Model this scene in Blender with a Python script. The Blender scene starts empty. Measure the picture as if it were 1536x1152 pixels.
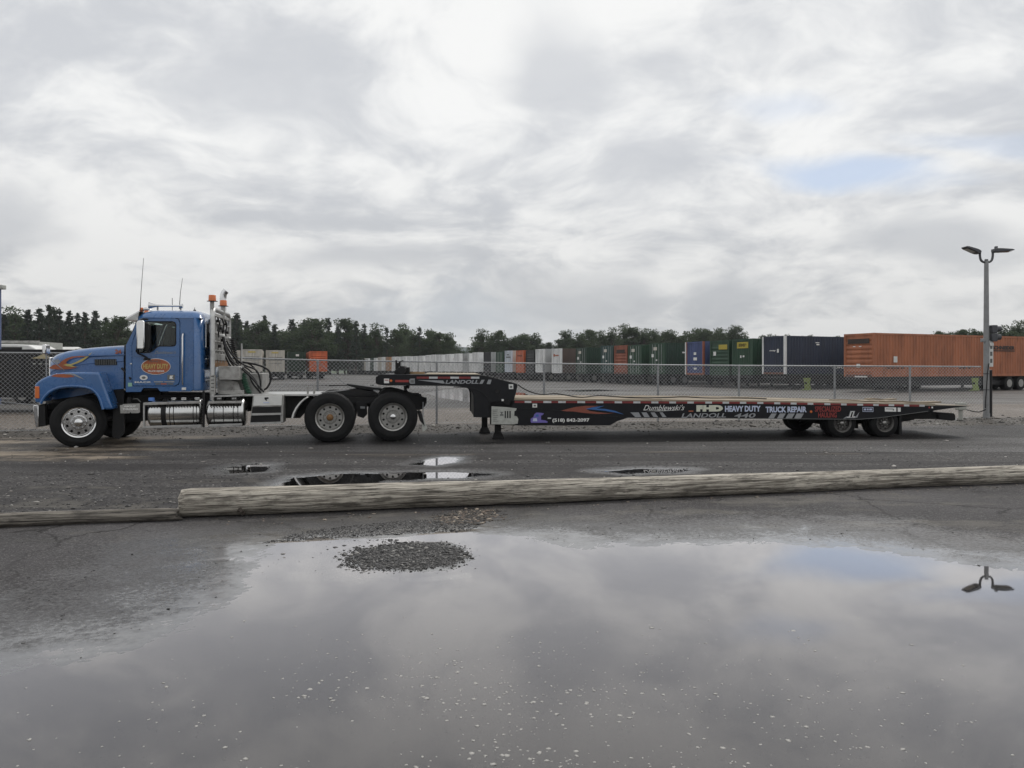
import bpy, bmesh, math, random
import numpy as np
from mathutils import Vector, Matrix
from mathutils.geometry import tessellate_polygon
random.seed(7); RNG = np.random.default_rng(7)
S = bpy.context.scene
C = S.collection
PI = math.pi; R_ = math.radians

# ------------------------------------------------------------------ camera, sky, sun, exposure
EYE = 1.6; FOC = 1150.0; HOR = 552.0; CX = 768.0       # photo geometry: eye height, focal length and horizon in photo pixels
cam_d = bpy.data.cameras.new('camera'); cam = bpy.data.objects.new('camera', cam_d); C.objects.link(cam)
cam.location = (0, 0, EYE); cam.rotation_euler = (R_(90), 0, 0)
cam_d.sensor_width = 36; cam_d.lens = 36*FOC/1536; cam_d.shift_y = -(576-HOR)/1536
cam_d.clip_start = 0.05; cam_d.clip_end = 6000
S.camera = cam
S.view_settings.view_transform = 'Standard'; S.view_settings.look = 'None'
S.cycles.max_bounces = 7; S.cycles.diffuse_bounces = 2; S.cycles.glossy_bounces = 3; S.cycles.transparent_max_bounces = 12; S.cycles.caustics_reflective = False; S.cycles.caustics_refractive = False
S.view_settings.exposure = 0.0; S.view_settings.gamma = 1.0; S.view_settings.use_curve_mapping = False

SUN_EL, SUN_AZ = R_(52), R_(28)        # high behind the trailer, a little to the right
sun_d = bpy.data.lights.new('sun', 'SUN'); sun = bpy.data.objects.new('sun', sun_d); C.objects.link(sun)
sun_d.energy = 1.5; sun_d.angle = R_(14); sun_d.color = (1.0, 0.965, 0.91)
sv = Vector((math.sin(SUN_AZ)*math.cos(SUN_EL), math.cos(SUN_AZ)*math.cos(SUN_EL), math.sin(SUN_EL)))
sun.rotation_euler = sv.to_track_quat('Z', 'Y').to_euler()

class NT:
    """tiny node-graph helper"""
    def __init__(s, tree): s.t = tree; s.n = tree.nodes; s.l = tree.links
    def new(s, typ, **kw):
        nd = s.n.new(typ)
        for k, v in kw.items(): setattr(nd, k, v)
        return nd
    def put(s, sock, val):
        if val is None: return
        if isinstance(val, bpy.types.NodeSocket): s.l.new(val, sock)
        else: sock.default_value = val
    def m(s, op, a, b=None, c=None, clamp=False):
        nd = s.new('ShaderNodeMath', operation=op); nd.use_clamp = clamp
        for i, x in enumerate((a, b, c)): s.put(nd.inputs[i], x)
        return nd.outputs[0]
    def vm(s, op, a, b=None, out=0):
        nd = s.new('ShaderNodeVectorMath', operation=op)
        s.put(nd.inputs[0], a); s.put(nd.inputs[1], b)
        return nd.outputs[out]
    def mix(s, f, a, b, blend='MIX'):
        nd = s.new('ShaderNodeMix', data_type='RGBA', blend_type=blend)
        s.put(nd.inputs[0], f); s.put(nd.inputs[6], col4(a)); s.put(nd.inputs[7], col4(b))
        return nd.outputs[2]
    def noise(s, vec, scale, detail=3.0, rough=0.55, dist=0.0, out=0):
        nd = s.new('ShaderNodeTexNoise'); s.put(nd.inputs['Vector'], vec)
        nd.inputs['Scale'].default_value = scale; nd.inputs['Detail'].default_value = detail
        nd.inputs['Roughness'].default_value = rough; nd.inputs['Distortion'].default_value = dist
        return nd.outputs[out]
    def ramp(s, f, lo, hi, a=0.0, b=1.0, smooth=True):
        nd = s.new('ShaderNodeMapRange'); nd.interpolation_type = 'SMOOTHSTEP' if smooth else 'LINEAR'
        s.put(nd.inputs[0], f); s.put(nd.inputs[1], lo); s.put(nd.inputs[2], hi); s.put(nd.inputs[3], a); s.put(nd.inputs[4], b)
        return nd.outputs[0]
    def xyz(s, v):
        nd = s.new('ShaderNodeSeparateXYZ'); s.put(nd.inputs[0], v); return nd.outputs
    def cxyz(s, x, y, z):
        nd = s.new('ShaderNodeCombineXYZ')
        for i, q in enumerate((x, y, z)): s.put(nd.inputs[i], q)
        return nd.outputs[0]
def col4(c):
    if isinstance(c, bpy.types.NodeSocket) or c is None: return c
    return (c[0], c[1], c[2], 1.0) if len(c) == 3 else c
def srgb(r, g, b):
    f = lambda c: c/12.92 if c <= 0.04045 else ((c+0.055)/1.055)**2.4
    return (f(r/255), f(g/255), f(b/255))

# world: Nishita sky behind a broken overcast deck
W = bpy.data.worlds.new('World'); S.world = W; W.use_nodes = True
W.cycles.sampling_method = 'MANUAL'; W.cycles.sample_map_resolution = 512
def make_world():
    W.node_tree.nodes.clear(); g = NT(W.node_tree)
    out = g.new('ShaderNodeOutputWorld'); bg = g.new('ShaderNodeBackground'); bg.inputs[1].default_value = 0.1
    g.l.new(bg.outputs[0], out.inputs[0])
    sky = g.new('ShaderNodeTexSky', sky_type='NISHITA'); sky.sun_disc = False
    sky.sun_elevation = SUN_EL; sky.sun_rotation = SUN_AZ; sky.air_density = 1.0; sky.dust_density = 1.5
    d = g.new('ShaderNodeTexCoord').outputs['Generated']
    x, y, z = g.xyz(d)
    zc = g.m('MAXIMUM', z, 0.0)
    den = g.m('ADD', zc, 0.30)
    p = g.cxyz(g.m('DIVIDE', x, den), g.m('DIVIDE', y, den), 0.0)        # where the ray meets the cloud deck
    warp = g.noise(p, 1.3, 3.0, 0.5, out=1)
    p2 = g.vm('ADD', p, g.vm('MULTIPLY', g.vm('SUBTRACT', warp, (0.5, 0.5, 0.5)), (0.55, 0.55, 0.0)))
    big = g.noise(p2, 1.15, 4.0, 0.5)
    med = g.noise(g.vm('ADD', p2, (13.1, 4.7, 0)), 2.8, 6.0, 0.58, 0.1)
    fine = g.noise(g.vm('ADD', p2, (3.3, 9.1, 0)), 9.0, 6.0, 0.6, 0.1)
    v = g.m('ADD', g.m('MULTIPLY', big, 0.46), g.m('ADD', g.m('MULTIPLY', med, 0.36), g.m('MULTIPLY', fine, 0.18)))
    shade = g.ramp(v, 0.40, 0.56)                                          # 0 dark belly, 1 bright veil
    # a few heavier cloud bellies, at fixed places on the deck
    def blob(px, py, rx, ry, ang=0.0):
        dx, dy, dz = (px-CX)/FOC, 1.0, (HOR-py)/FOC
        n = math.sqrt(dx*dx+dy*dy+dz*dz); dx, dy, dz = dx/n, dy/n, dz/n
        cx_, cy_ = dx/(dz+0.30), dy/(dz+0.30); rx *= .72; ry *= .6
        q = g.vm('SUBTRACT', p2, (cx_, cy_, 0))
        mp = g.new('ShaderNodeMapping'); g.put(mp.inputs[0], q)
        mp.inputs['Rotation'].default_value = (0, 0, ang); mp.inputs['Scale'].default_value = (1/rx, 1/ry, 0)
        r = g.vm('LENGTH', mp.outputs[0], out=1)
        return g.ramp(g.m('ADD', r, g.m('MULTIPLY', g.m('SUBTRACT', med, 0.5), 1.2)), 1.15, 0.25)
    dark = None
    for b in ((848, 105, .16, .32), (940, 255, .22, .34), (385, 130, .3, .35), (1395, 382, .4, .3), (1075, 445, .3, .35), (10, 335, .35, .4), (560, 400, .5, .3, .5), (830, 455, .6, .5, .3)):
        k = blob(*b); dark = k if dark is None else g.m('MAXIMUM', dark, k)
    shade = g.m('MULTIPLY', shade, g.m('SUBTRACT', 1.0, g.m('MULTIPLY', dark, 0.8)))
    hz = g.ramp(z, 0.0, 0.30)                                             # the deck looks greyer edge-on
    lo = g.mix(hz, (4.8, 4.95, 5.15), (6.3, 6.5, 6.85)); hi = g.mix(hz, (7.6, 7.6, 7.5), (9.4, 9.45, 9.4))
    cloud = g.mix(shade, lo, hi)
    gap = g.m('MAXIMUM', blob(1270, 268, .40, .15, 0.25), g.m('MULTIPLY', blob(1480, 240, .35, .10, 0.2), 0.45))
    gap = g.m('MAXIMUM', gap, g.m('MULTIPLY', blob(1150, 165, .22, .10), 0.4))
    gap = g.m('MAXIMUM', gap, g.m('MULTIPLY', blob(705, 515, .8, .9), 0.35))
    thin = g.mix(0.55, sky.outputs[0], (5.8, 6.8, 8.6))                   # thin veil over the blue
    colr = g.mix(g.m('MULTIPLY', gap, 0.9), cloud, thin)
    g.l.new(colr, bg.inputs[0])
make_world()

# ------------------------------------------------------------------ helpers
class MB:
    def __init__(s): s.v = []; s.f = []
    def add(s, vs, fs):
        o = len(s.v); s.v += [tuple(map(float, p)) for p in vs]; s.f += [tuple(i+o for i in f) for f in fs]; return s
    def box(s, x0, x1, y0, y1, z0, z1):
        return s.add([(x0,y0,z0),(x1,y0,z0),(x1,y1,z0),(x0,y1,z0),(x0,y0,z1),(x1,y0,z1),(x1,y1,z1),(x0,y1,z1)],
                     [(0,3,2,1),(4,5,6,7),(0,1,5,4),(1,2,6,5),(2,3,7,6),(3,0,4,7)])
    def prism(s, poly, v0, v1, holes=()):
        """poly: (u,z) outline, extruded along v"""
        loops = [list(poly)]+[list(h) for h in holes]
        flat = [p for l in loops for p in l]; n = len(flat)
        tris = tessellate_polygon([[Vector((p[0], p[1], 0)) for p in l] for l in loops])
        vs = [(p[0], v0, p[1]) for p in flat]+[(p[0], v1, p[1]) for p in flat]
        if len(loops) == 1: fs = [tuple(range(n)), tuple(range(2*n-1, n-1, -1))]
        else: fs = [tuple(t) for t in tris]+[tuple(i+n for i in reversed(t)) for t in tris]
        o = 0
        for l in loops:
            k = len(l)
            for i in range(k):
                a, b = o+i, o+(i+1) % k; fs.append((a, b, b+n, a+n))
            o += k
        return s.add(vs, fs)
    def tube(s, pts, r, n=8, cap=True):
        pts = [Vector(p) for p in pts]; m = len(pts)
        rs = r if isinstance(r, (list, tuple)) else [r]*m
        t0 = (pts[1]-pts[0]).normalized()
        up = Vector((0,0,1)) if abs(t0.z) < .9 else Vector((1,0,0))
        nx = t0.cross(up).normalized(); vs = []; prev = t0
        for i, p in enumerate(pts):
            t = (pts[min(i+1, m-1)]-pts[max(i-1, 0)]).normalized()
            q = prev.rotation_difference(t); nx = (q @ nx).normalized(); prev = t
            by = t.cross(nx).normalized()
            for k in range(n):
                a = 2*PI*k/n; vs.append(p+(nx*math.cos(a)+by*math.sin(a))*rs[i])
        fs = [(i*n+k, i*n+(k+1) % n, (i+1)*n+(k+1) % n, (i+1)*n+k) for i in range(m-1) for k in range(n)]
        if cap: fs += [tuple(range(n-1, -1, -1)), tuple((m-1)*n+k for k in range(n))]
        return s.add(vs, fs)
    def lathe(s, prof, n=32, c=(0,0,0), axis='Y', a0=0.0, mod=None):
        """prof: (radius, position along axis)"""
        m = len(prof); vs = []
        for i, (r, h) in enumerate(prof):
            for k in range(n):
                a = a0+2*PI*k/n; rr = r*(mod(i, k) if mod else 1.0)
                x, y = rr*math.cos(a), rr*math.sin(a)
                if axis == 'Y': vs.append((c[0]+x, c[1]+h, c[2]+y))
                elif axis == 'Z': vs.append((c[0]+x, c[1]+y, c[2]+h))
                else: vs.append((c[0]+h, c[1]+x, c[2]+y))
        fs = [(i*n+k, i*n+(k+1) % n, (i+1)*n+(k+1) % n, (i+1)*n+k) for i in range(m-1) for k in range(n)]
        if prof[0][0] > 1e-6: fs.append(tuple(range(n)))
        if prof[-1][0] > 1e-6: fs.append(tuple((m-1)*n+k for k in range(n)))
        return s.add(vs, fs)
    def loft(s, rings, cap=True, closed=True):
        n = len(rings[0]); m = len(rings); vs = [p for r in rings for p in r]; K = n if closed else n-1
        fs = [(i*n+k, i*n+(k+1) % n, (i+1)*n+(k+1) % n, (i+1)*n+k) for i in range(m-1) for k in range(K)]
        if cap: fs += [tuple(range(n)), tuple((m-1)*n+k for k in range(n))]
        return s.add(vs, fs)
    def mesh(s, name, smooth=None):
        me = bpy.data.meshes.new(name); me.from_pydata(s.v, [], s.f)
        bm = bmesh.new(); bm.from_mesh(me)
        bmesh.ops.remove_doubles(bm, verts=bm.verts, dist=1e-5)
        bmesh.ops.recalc_face_normals(bm, faces=bm.faces); bm.to_mesh(me); bm.free()
        if smooth is not None:
            me.polygons.foreach_set('use_smooth', [True]*len(me.polygons)); me.set_sharp_from_angle(angle=R_(smooth))
        return me
    def build(s, name, mat, parent=None, smooth=35, bevel=0.0, label=None, seg=2):
        return link(name, s.mesh(name, smooth), mat, parent, bevel, label, seg)
def link(name, me, mat=None, parent=None, bevel=0.0, label=None, seg=2):
    o = bpy.data.objects.new(name, me); C.objects.link(o)
    if mat is not None:
        me.materials.clear(); me.materials.append(mat)
    if parent is not None: o.parent = parent
    if bevel:
        b = o.modifiers.new('edge', 'BEVEL'); b.width = bevel; b.segments = seg; b.limit_method = 'ANGLE'; b.angle_limit = R_(40)
    if label: o['label'] = label
    return o
def tag(o, label=None, cat=None, group=None, kind=None):
    if label: o['label'] = label
    if cat: o['category'] = cat
    if group: o['group'] = group
    if kind: o['kind'] = kind
    return o
def empty(name, loc, rz=0.0, **kw):
    o = bpy.data.objects.new(name, None); C.objects.link(o); o.location = loc; o.rotation_euler = (0, 0, rz)
    o.empty_display_size = 0.3
    return tag(o, **kw)
def copy_tree(o, parent=None):
    c = o.copy(); C.objects.link(c); c.parent = parent
    for ch in list(o.children): copy_tree(ch, c)
    return c
def box_obj(name, mat, parent, x0, x1, y0, y1, z0, z1, bevel=0.0, label=None):
    return MB().box(x0, x1, y0, y1, z0, z1).build(name, mat, parent, None if not bevel else 35, bevel, label)

class Frame:
    """a vehicle's own frame: u along its near side, v across it (away), z up"""
    def __init__(s, A, B):
        s.A = Vector(A); d = Vector(B)-s.A; s.len = d.length; s.d = d.normalized(); s.n = Vector((-s.d.y, s.d.x)); s.ang = math.atan2(s.d.y, s.d.x)
    def L(s, px, py, v=0.0):
        k = (px-CX)/FOC; a = s.A+v*s.n
        u = (k*a.y-a.x)/(s.d.x-k*s.d.y); Y = a.y+u*s.d.y
        return (u, EYE-(py-HOR)*Y/FOC)
    def P(s, pts, v=0.0): return [s.L(x, y, v) for x, y in pts]
    def p3(s, px, py, v=0.0):
        u, z = s.L(px, py, v); return (u, v, z)

def gxy(px, py):                       # ground point seen at a photo pixel
    Y = EYE*FOC/(py-HOR); return ((px-CX)*Y/FOC, Y)

_txt = {}
def text_mesh(st, bold=0.0, spacing=1.0):
    key = (st, bold, spacing)
    if key not in _txt:
        cu = bpy.data.curves.new('letters', 'FONT'); cu.body = st; cu.offset = bold; cu.space_character = spacing; cu.resolution_u = 3
        o = bpy.data.objects.new('letters', cu); C.objects.link(o)
        dg = bpy.context.evaluated_depsgraph_get(); me = o.evaluated_get(dg).to_mesh()
        vs = [tuple(v.co) for v in me.vertices]; fs = [tuple(p.vertices) for p in me.polygons]
        bpy.data.objects.remove(o); bpy.data.curves.remove(cu)
        _txt[key] = (vs, fs)
    return _txt[key]
def lettering(name, st, mat, parent, u0, u1, z0, z1, v, bold=0.0, shear=0.0, slope=0.0, label=None, spacing=1.0, plane='uz', arc=0.0):
    """flat print: fits the string st into u0..u1, z0..z1 on the plane v"""
    vs, fs = text_mesh(st, bold, spacing)
    xs = [p[0] for p in vs]; ys = [p[1] for p in vs]; x0, x1, y0, y1 = min(xs), max(xs), min(ys), max(ys)
    h = z1-z0; w = (u1-u0)-abs(shear)*h
    out = []
    for p in vs:
        b = (p[1]-y0)/(y1-y0); a = (p[0]-x0)/(x1-x0)
        u = u0+a*w+(shear*h*b if shear >= 0 else -shear*h*(1-b)); z = z0+b*h+slope*a*(u1-u0)+arc*(1-(2*a-1)**2)
        out.append((u, v, z) if plane == 'uz' else (v, u, z))
    me = bpy.data.meshes.new(name); me.from_pydata(out, [], fs)
    o = link(name, me, mat, parent, label=label)
    return o

def vnoise(x, y, seed=0):
    """smooth 2-D value noise, numpy, -1..1"""
    xi = np.floor(x).astype(np.int64); yi = np.floor(y).astype(np.int64); xf = x-xi; yf = y-yi
    def h(a, b):
        n = (a*374761393+b*668265263+seed*974711) & 0x7fffffff
        n = ((n ^ (n >> 13))*1274126177) & 0x7fffffff
        return ((n ^ (n >> 16)) & 0xffff)/32767.5-1.0
    sx = xf*xf*(3-2*xf); sy = yf*yf*(3-2*yf)
    return (h(xi, yi)*(1-sx)+h(xi+1, yi)*sx)*(1-sy)+(h(xi, yi+1)*(1-sx)+h(xi+1, yi+1)*sx)*sy
def fbm(x, y, oct=4, seed=0):
    s = 0; a = 1.0; t = 0
    for i in range(oct):
        s = s+a*vnoise(x*2**i, y*2**i, seed+i*17); t += a; a *= 0.5
    return s/t

# ------------------------------------------------------------------ materials
_mats = {}
def pm(name, col, rough=0.5, metal=0.0, var=0.12, scale=3.0, bump=0.0, bscale=40.0, coat=0.0, dirt=0.0, dcol=(0.12, 0.10, 0.085), spec=0.5, rvar=0.12, stretch=None, alpha=None):
    """weathered painted / metal surface: colour mottling, dirt film, uneven gloss, fine relief"""
    if name in _mats: return _mats[name]
    M = bpy.data.materials.new(name); M.use_nodes = True; g = NT(M.node_tree)
    b = g.n['Principled BSDF']; tc = g.new('ShaderNodeTexCoord').outputs['Object']
    if stretch:
        mp = g.new('ShaderNodeMapping'); g.put(mp.inputs[0], tc); mp.inputs['Scale'].default_value = stretch; tc = mp.outputs[0]
    n1 = g.noise(tc, scale, 5.0, 0.6); n2 = g.noise(tc, scale*6.3, 3.0, 0.6)
    k = g.m('ADD', g.m('MULTIPLY', n1, 0.65), g.m('MULTIPLY', n2, 0.35))
    c = g.mix(g.ramp(k, 0.3, 0.7), tuple(x*(1-var) for x in col), tuple(min(1, x*(1+var)) for x in col))
    if dirt > 0:
        dm = g.m('MULTIPLY', g.ramp(g.noise(tc, scale*1.7, 6.0, 0.65, 0.6), 0.42, 0.72), dirt)
        c = g.mix(dm, c, dcol)
        g.l.new(g.m('ADD', g.m('MULTIPLY', dm, 0.3), g.ramp(n2, 0.2, 0.8, rough-rvar/2, rough+rvar/2)), b.inputs['Roughness'])
    else: g.l.new(g.ramp(n2, 0.2, 0.8, max(0.02, rough-rvar/2), rough+rvar/2), b.inputs['Roughness'])
    g.l.new(c, b.inputs['Base Color']); b.inputs['Metallic'].default_value = metal
    b.inputs['Specular IOR Level'].default_value = spec
    if coat: b.inputs['Coat Weight'].default_value = coat; b.inputs['Coat Roughness'].default_value = 0.08
    if bump:
        bp = g.new('ShaderNodeBump'); bp.inputs['Strength'].default_value = bump; bp.inputs['Distance'].default_value = 0.01
        g.l.new(g.noise(tc, bscale, 4.0, 0.6), bp.inputs['Height']); g.l.new(bp.outputs[0], b.inputs['Normal'])
    _mats[name] = M; return M
def glass_mat(name, tint=(0.75, 0.82, 0.8), ior=1.5):
    M = bpy.data.materials.new(name); M.use_nodes = True; g = NT(M.node_tree); g.n.clear()
    o = g.new('ShaderNodeOutputMaterial'); mx = g.new('ShaderNodeMixShader'); tr = g.new('ShaderNodeBsdfTransparent'); gl = g.new('ShaderNodeBsdfGlossy')
    fr = g.new('ShaderNodeFresnel'); fr.inputs[0].default_value = ior
    tr.inputs[0].default_value = col4(tint); gl.inputs['Roughness'].default_value = 0.02
    g.l.new(fr.outputs[0], mx.inputs[0]); g.l.new(tr.outputs[0], mx.inputs[1]); g.l.new(gl.outputs[0], mx.inputs[2]); g.l.new(mx.outputs[0], o.inputs[0])
    return M
def water_mat():
    M = bpy.data.materials.new('standing water'); M.use_nodes = True; g = NT(M.node_tree); g.n.clear()
    o = g.new('ShaderNodeOutputMaterial'); mx = g.new('ShaderNodeMixShader'); tr = g.new('ShaderNodeBsdfTransparent'); gl = g.new('ShaderNodeBsdfGlossy')
    fr = g.new('ShaderNodeFresnel'); fr.inputs[0].default_value = 1.33
    tr.inputs[0].default_value = (0.80, 0.79, 0.76, 1); gl.inputs['Roughness'].default_value = 0.02; gl.inputs['Color'].default_value = (1.0, 0.975, 0.985, 1)
    pos = g.new('ShaderNodeNewGeometry').outputs['Position']
    bp = g.new('ShaderNodeBump'); bp.inputs['Strength'].default_value = 0.05; bp.inputs['Distance'].default_value = 0.004
    g.l.new(g.noise(pos, 2.2, 2.0, 0.5), bp.inputs['Height']); g.l.new(bp.outputs[0], gl.inputs['Normal'])
    g.l.new(g.m('MINIMUM', g.m('MULTIPLY', fr.outputs[0], 2.2), 0.93), mx.inputs[0]); g.l.new(tr.outputs[0], mx.inputs[1]); g.l.new(gl.outputs[0], mx.inputs[2]); g.l.new(mx.outputs[0], o.inputs[0])
    return M
WATER = water_mat(); GLASS = glass_mat('cab glass', (0.62, 0.70, 0.68)); DGLASS = glass_mat('tinted glass', (0.10, 0.11, 0.12))
BLUE = pm('blue paint', (0.026, 0.115, 0.310), 0.28, 0.0, 0.10, 1.2, coat=0.8, dirt=0.14, dcol=(0.075, 0.09, 0.12))
CHROME = pm('chrome', (0.66, 0.66, 0.66), 0.12, 1.0, 0.08, 3.0, rvar=0.1)
ALU = pm('aluminium', (0.50, 0.50, 0.49), 0.36, 1.0, 0.14, 2.5, dirt=0.35, dcol=(0.16, 0.15, 0.135), rvar=0.2)
DULLALU = pm('dull aluminium', (0.40, 0.395, 0.38), 0.5, 0.75, 0.18, 3.0, dirt=0.5, dcol=(0.13, 0.115, 0.10))
BLACK = pm('black chassis', (0.009, 0.009, 0.010), 0.5, 0.0, 0.3, 3.0, dirt=0.35, dcol=(0.026, 0.024, 0.022), spec=0.3)
BLKPNT = pm('black trailer paint', (0.008, 0.0085, 0.011), 0.36, 0.0, 0.2, 1.5, dirt=0.3, dcol=(0.020, 0.019, 0.019), spec=0.25)
RUBBER = pm('tyre rubber', (0.011, 0.0112, 0.012), 0.75, 0.0, 0.25, 6.0, bump=0.25, bscale=60, dirt=0.35, dcol=(0.028, 0.026, 0.024), spec=0.25)
STEELRIM = pm('steel rim', (0.36, 0.355, 0.34), 0.38, 0.85, 0.15, 8.0, dirt=0.4, dcol=(0.10, 0.09, 0.08))
GALV = pm('galvanised steel', (0.29, 0.30, 0.31), 0.48, 0.6, 0.15, 5.0, dirt=0.25, dcol=(0.18, 0.17, 0.16))
AMBER = pm('amber lens', (0.62, 0.15, 0.03), 0.25, 0.0, 0.08, 10.0, coat=0.4)
ORANGEP = pm('orange decal', (0.36, 0.10, 0.04), 0.45, 0, 0.12, 12)
RUST = pm('rust brown', (0.22, 0.115, 0.045), 0.6, 0.3, 0.25, 20.0)
WHITE = pm('white print', (0.74, 0.74, 0.72), 0.5, 0, 0.08, 12)
WHITEP = pm('white paint', (0.68, 0.68, 0.66), 0.45, 0, 0.08, 1.0, dirt=0.25, dcol=(0.35, 0.33, 0.30))
YELLOW = pm('yellow decal', (0.50, 0.40, 0.13), 0.45, 0, 0.1, 12)
SILVERP = pm('silver print', (0.30, 0.31, 0.325), 0.4, 0.2, 0.15, 6)
REDP = pm('red print', (0.30, 0.035, 0.03), 0.45, 0, 0.15, 12)
REDTAPE = pm('red reflective tape', (0.20, 0.022, 0.022), 0.4, 0, 0.25, 8, dirt=0.4, dcol=(0.05, 0.03, 0.03))
WHTTAPE = pm('white reflective tape', (0.55, 0.56, 0.57), 0.4, 0, 0.12, 8, dirt=0.2)
LBLUE = pm('light blue print', (0.50, 0.55, 0.70), 0.45, 0, 0.08, 12)
CREAM = pm('cream print', (0.62, 0.63, 0.52), 0.45, 0, 0.08, 12)
BLUED = pm('blue decal', (0.035, 0.13, 0.36), 0.4, 0, 0.1, 12)
PURPLE = pm('purple decal', (0.16, 0.13, 0.42), 0.45, 0, 0.1, 12)
GREYDEC = pm('grey decal', (0.13, 0.135, 0.13), 0.5, 0, 0.15, 12)
GREYP = pm('pale grey panel', (0.42, 0.43, 0.40), 0.55, 0, 0.14, 6, dirt=0.3, dcol=(0.2, 0.19, 0.16))
SEATM = pm('seat fabric', (0.03, 0.03, 0.034), 0.85, 0, 0.2, 10)
# ------------------------------------------------------------------ ground sheet with real hollows that hold the puddles
WL = -0.004                                     # water level
def poly_sd(px, py, poly):
    """signed distance to polygon (negative inside), numpy"""
    d = np.full(px.shape, 1e9); inside = np.zeros(px.shape, bool); n = len(poly)
    for i in range(n):
        ax, ay = poly[i]; bx, by = poly[(i+1) % n]
        ex, ey = bx-ax, by-ay; wx, wy = px-ax, py-ay
        t = np.clip((wx*ex+wy*ey)/(ex*ex+ey*ey+1e-12), 0, 1)
        d = np.minimum(d, (wx-ex*t)**2+(wy-ey*t)**2)
        c = ((ay > py) != (by > py)); xin = ex*(py-ay)/(ey if abs(ey) > 1e-12 else 1e-12)+ax
        inside ^= (c & (px < xin))
    d = np.sqrt(d); return np.where(inside, -d, d)
def gpoly(pts): return [gxy(*p) for p in pts]
MAINP = gpoly([(-500,1015),(-100,1003),(80,998),(200,975),(290,945),(335,905),(372,872),(388,845),(392,822),(430,812),(520,806),(620,801),(700,796),(745,800),(800,811),(900,819),(1050,820),(1200,818),(1300,827),(1420,845),(1560,858),(1900,880),(2300,1000),(2300,1400),(-700,1400)])
SMALLP = [gpoly([(405,733),(440,716),(500,711),(560,711),(640,709),(690,708),(738,711),(690,716),(640,717),(575,721),(548,736),(520,744),(380,744)]),
          gpoly([(338,702),(360,698),(402,697),(396,707),(350,709)]),
          gpoly([(618,697),(640,690),(668,685),(684,686),(682,693),(650,698)]),
          gpoly([(905,707),(960,703),(1035,704),(1020,708),(940,710)])]
ISLAND = gpoly([(522,838),(545,822),(600,813),(660,812),(700,822),(706,838),(690,850),(630,858),(570,856),(535,848)])
def ground_h(X, Y):
    z = 0.012+0.004*fbm(X*0.9, Y*0.9, 3, 3)
    near = (Y < 9.2) & (np.abs(X) < 13)
    zs = z.copy()
    def carve(zz, poly, ins, outs, depth, brim, wob):
        sd = poly_sd(X, Y, poly)+wob*fbm(X*1.7+9, Y*1.7, 3, 21)
        prof = np.where(sd > 0, np.minimum(brim, sd*outs), np.maximum(-depth, sd*ins))+WL
        return np.minimum(zz, np.where(sd < 2.2, prof+0.0022*fbm(X*5, Y*5, 3, 5)+0.0005*fbm(X*14, Y*14, 2, 55), 9.0))
    zs = carve(zs, MAINP, 0.022, 0.0080, 0.030, 0.02, 0.22)
    for p in SMALLP: zs = carve(zs, p, 0.05, 0.035, 0.02, 0.02, 0.10)
    isl = poly_sd(X, Y, ISLAND)+0.06*fbm(X*4, Y*4, 3, 8)
    zs = np.where(isl < 0.15, np.maximum(zs, WL+np.clip(-isl*0.045+0.0005, -0.01, 0.011)), zs)
    z = np.where(Y < 15, zs, z)
    # low dirt bank under the fence
    s = Y-21.4-0.17*(X+2.12)
    bank = np.exp(-((s+0.5)/0.75)**2)*0.05*(0.7+0.6*fbm(X*1.3, Y*1.3, 3, 31))
    return z+np.where(np.abs(X) < 60, bank, 0)
def axis(lo, hi, step, far_lo, far_hi, g=1.09):
    core = list(np.arange(lo, hi+1e-6, step)); a, d = core[-1], step; hi_l = []
    while a < far_hi: d *= g; a += d; hi_l.append(a)
    a, d = core[0], step; lo_l = []
    while a > far_lo: d *= g; a -= d; lo_l.append(a)
    return np.array(lo_l[::-1]+core+hi_l)
def make_ground():
    xs = axis(-7.6, 8.2, 0.032, -900, 900); ys = axis(2.3, 14.0, 0.030, -60, 1500, 1.06)
    X, Y = np.meshgrid(xs, ys); Z = ground_h(X, Y)
    core = (X > -7.7) & (X < 8.3) & (Y > 2.2) & (Y < 14.2)
    Z = Z+np.where(core, RNG.uniform(-0.0008, 0.0008, Z.shape), 0)
    far = np.clip((np.hypot(X, Y)-60)/60, 0, 1); Z = Z*(1-far)
    ny, nx = X.shape; co = np.stack([X, Y, Z], -1).reshape(-1, 3).astype(np.float32)
    i = np.arange(ny*nx).reshape(ny, nx); q = np.stack([i[:-1,:-1], i[:-1,1:], i[1:,1:], i[1:,:-1]], -1).reshape(-1, 4).astype(np.int32)
    me = bpy.data.meshes.new('ground'); me.vertices.add(len(co)); me.vertices.foreach_set('co', co.ravel())
    me.loops.add(q.size); me.loops.foreach_set('vertex_index', q.ravel()); me.polygons.add(len(q))
    me.polygons.foreach_set('loop_start', np.arange(0, q.size, 4, dtype=np.int32)); me.polygons.foreach_set('loop_total', np.full(len(q), 4, np.int32))
    me.update(); me.polygons.foreach_set('use_smooth', np.ones(len(q), bool))
    wet = np.clip((0.011-Z)/0.0145, 0, 1)
    wet = np.where((Y < 14.5), wet, 0.25)
    at = me.attributes.new('wet', 'FLOAT', 'POINT'); at.data.foreach_set('value', wet.ravel().astype(np.float32))
    return me
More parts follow.
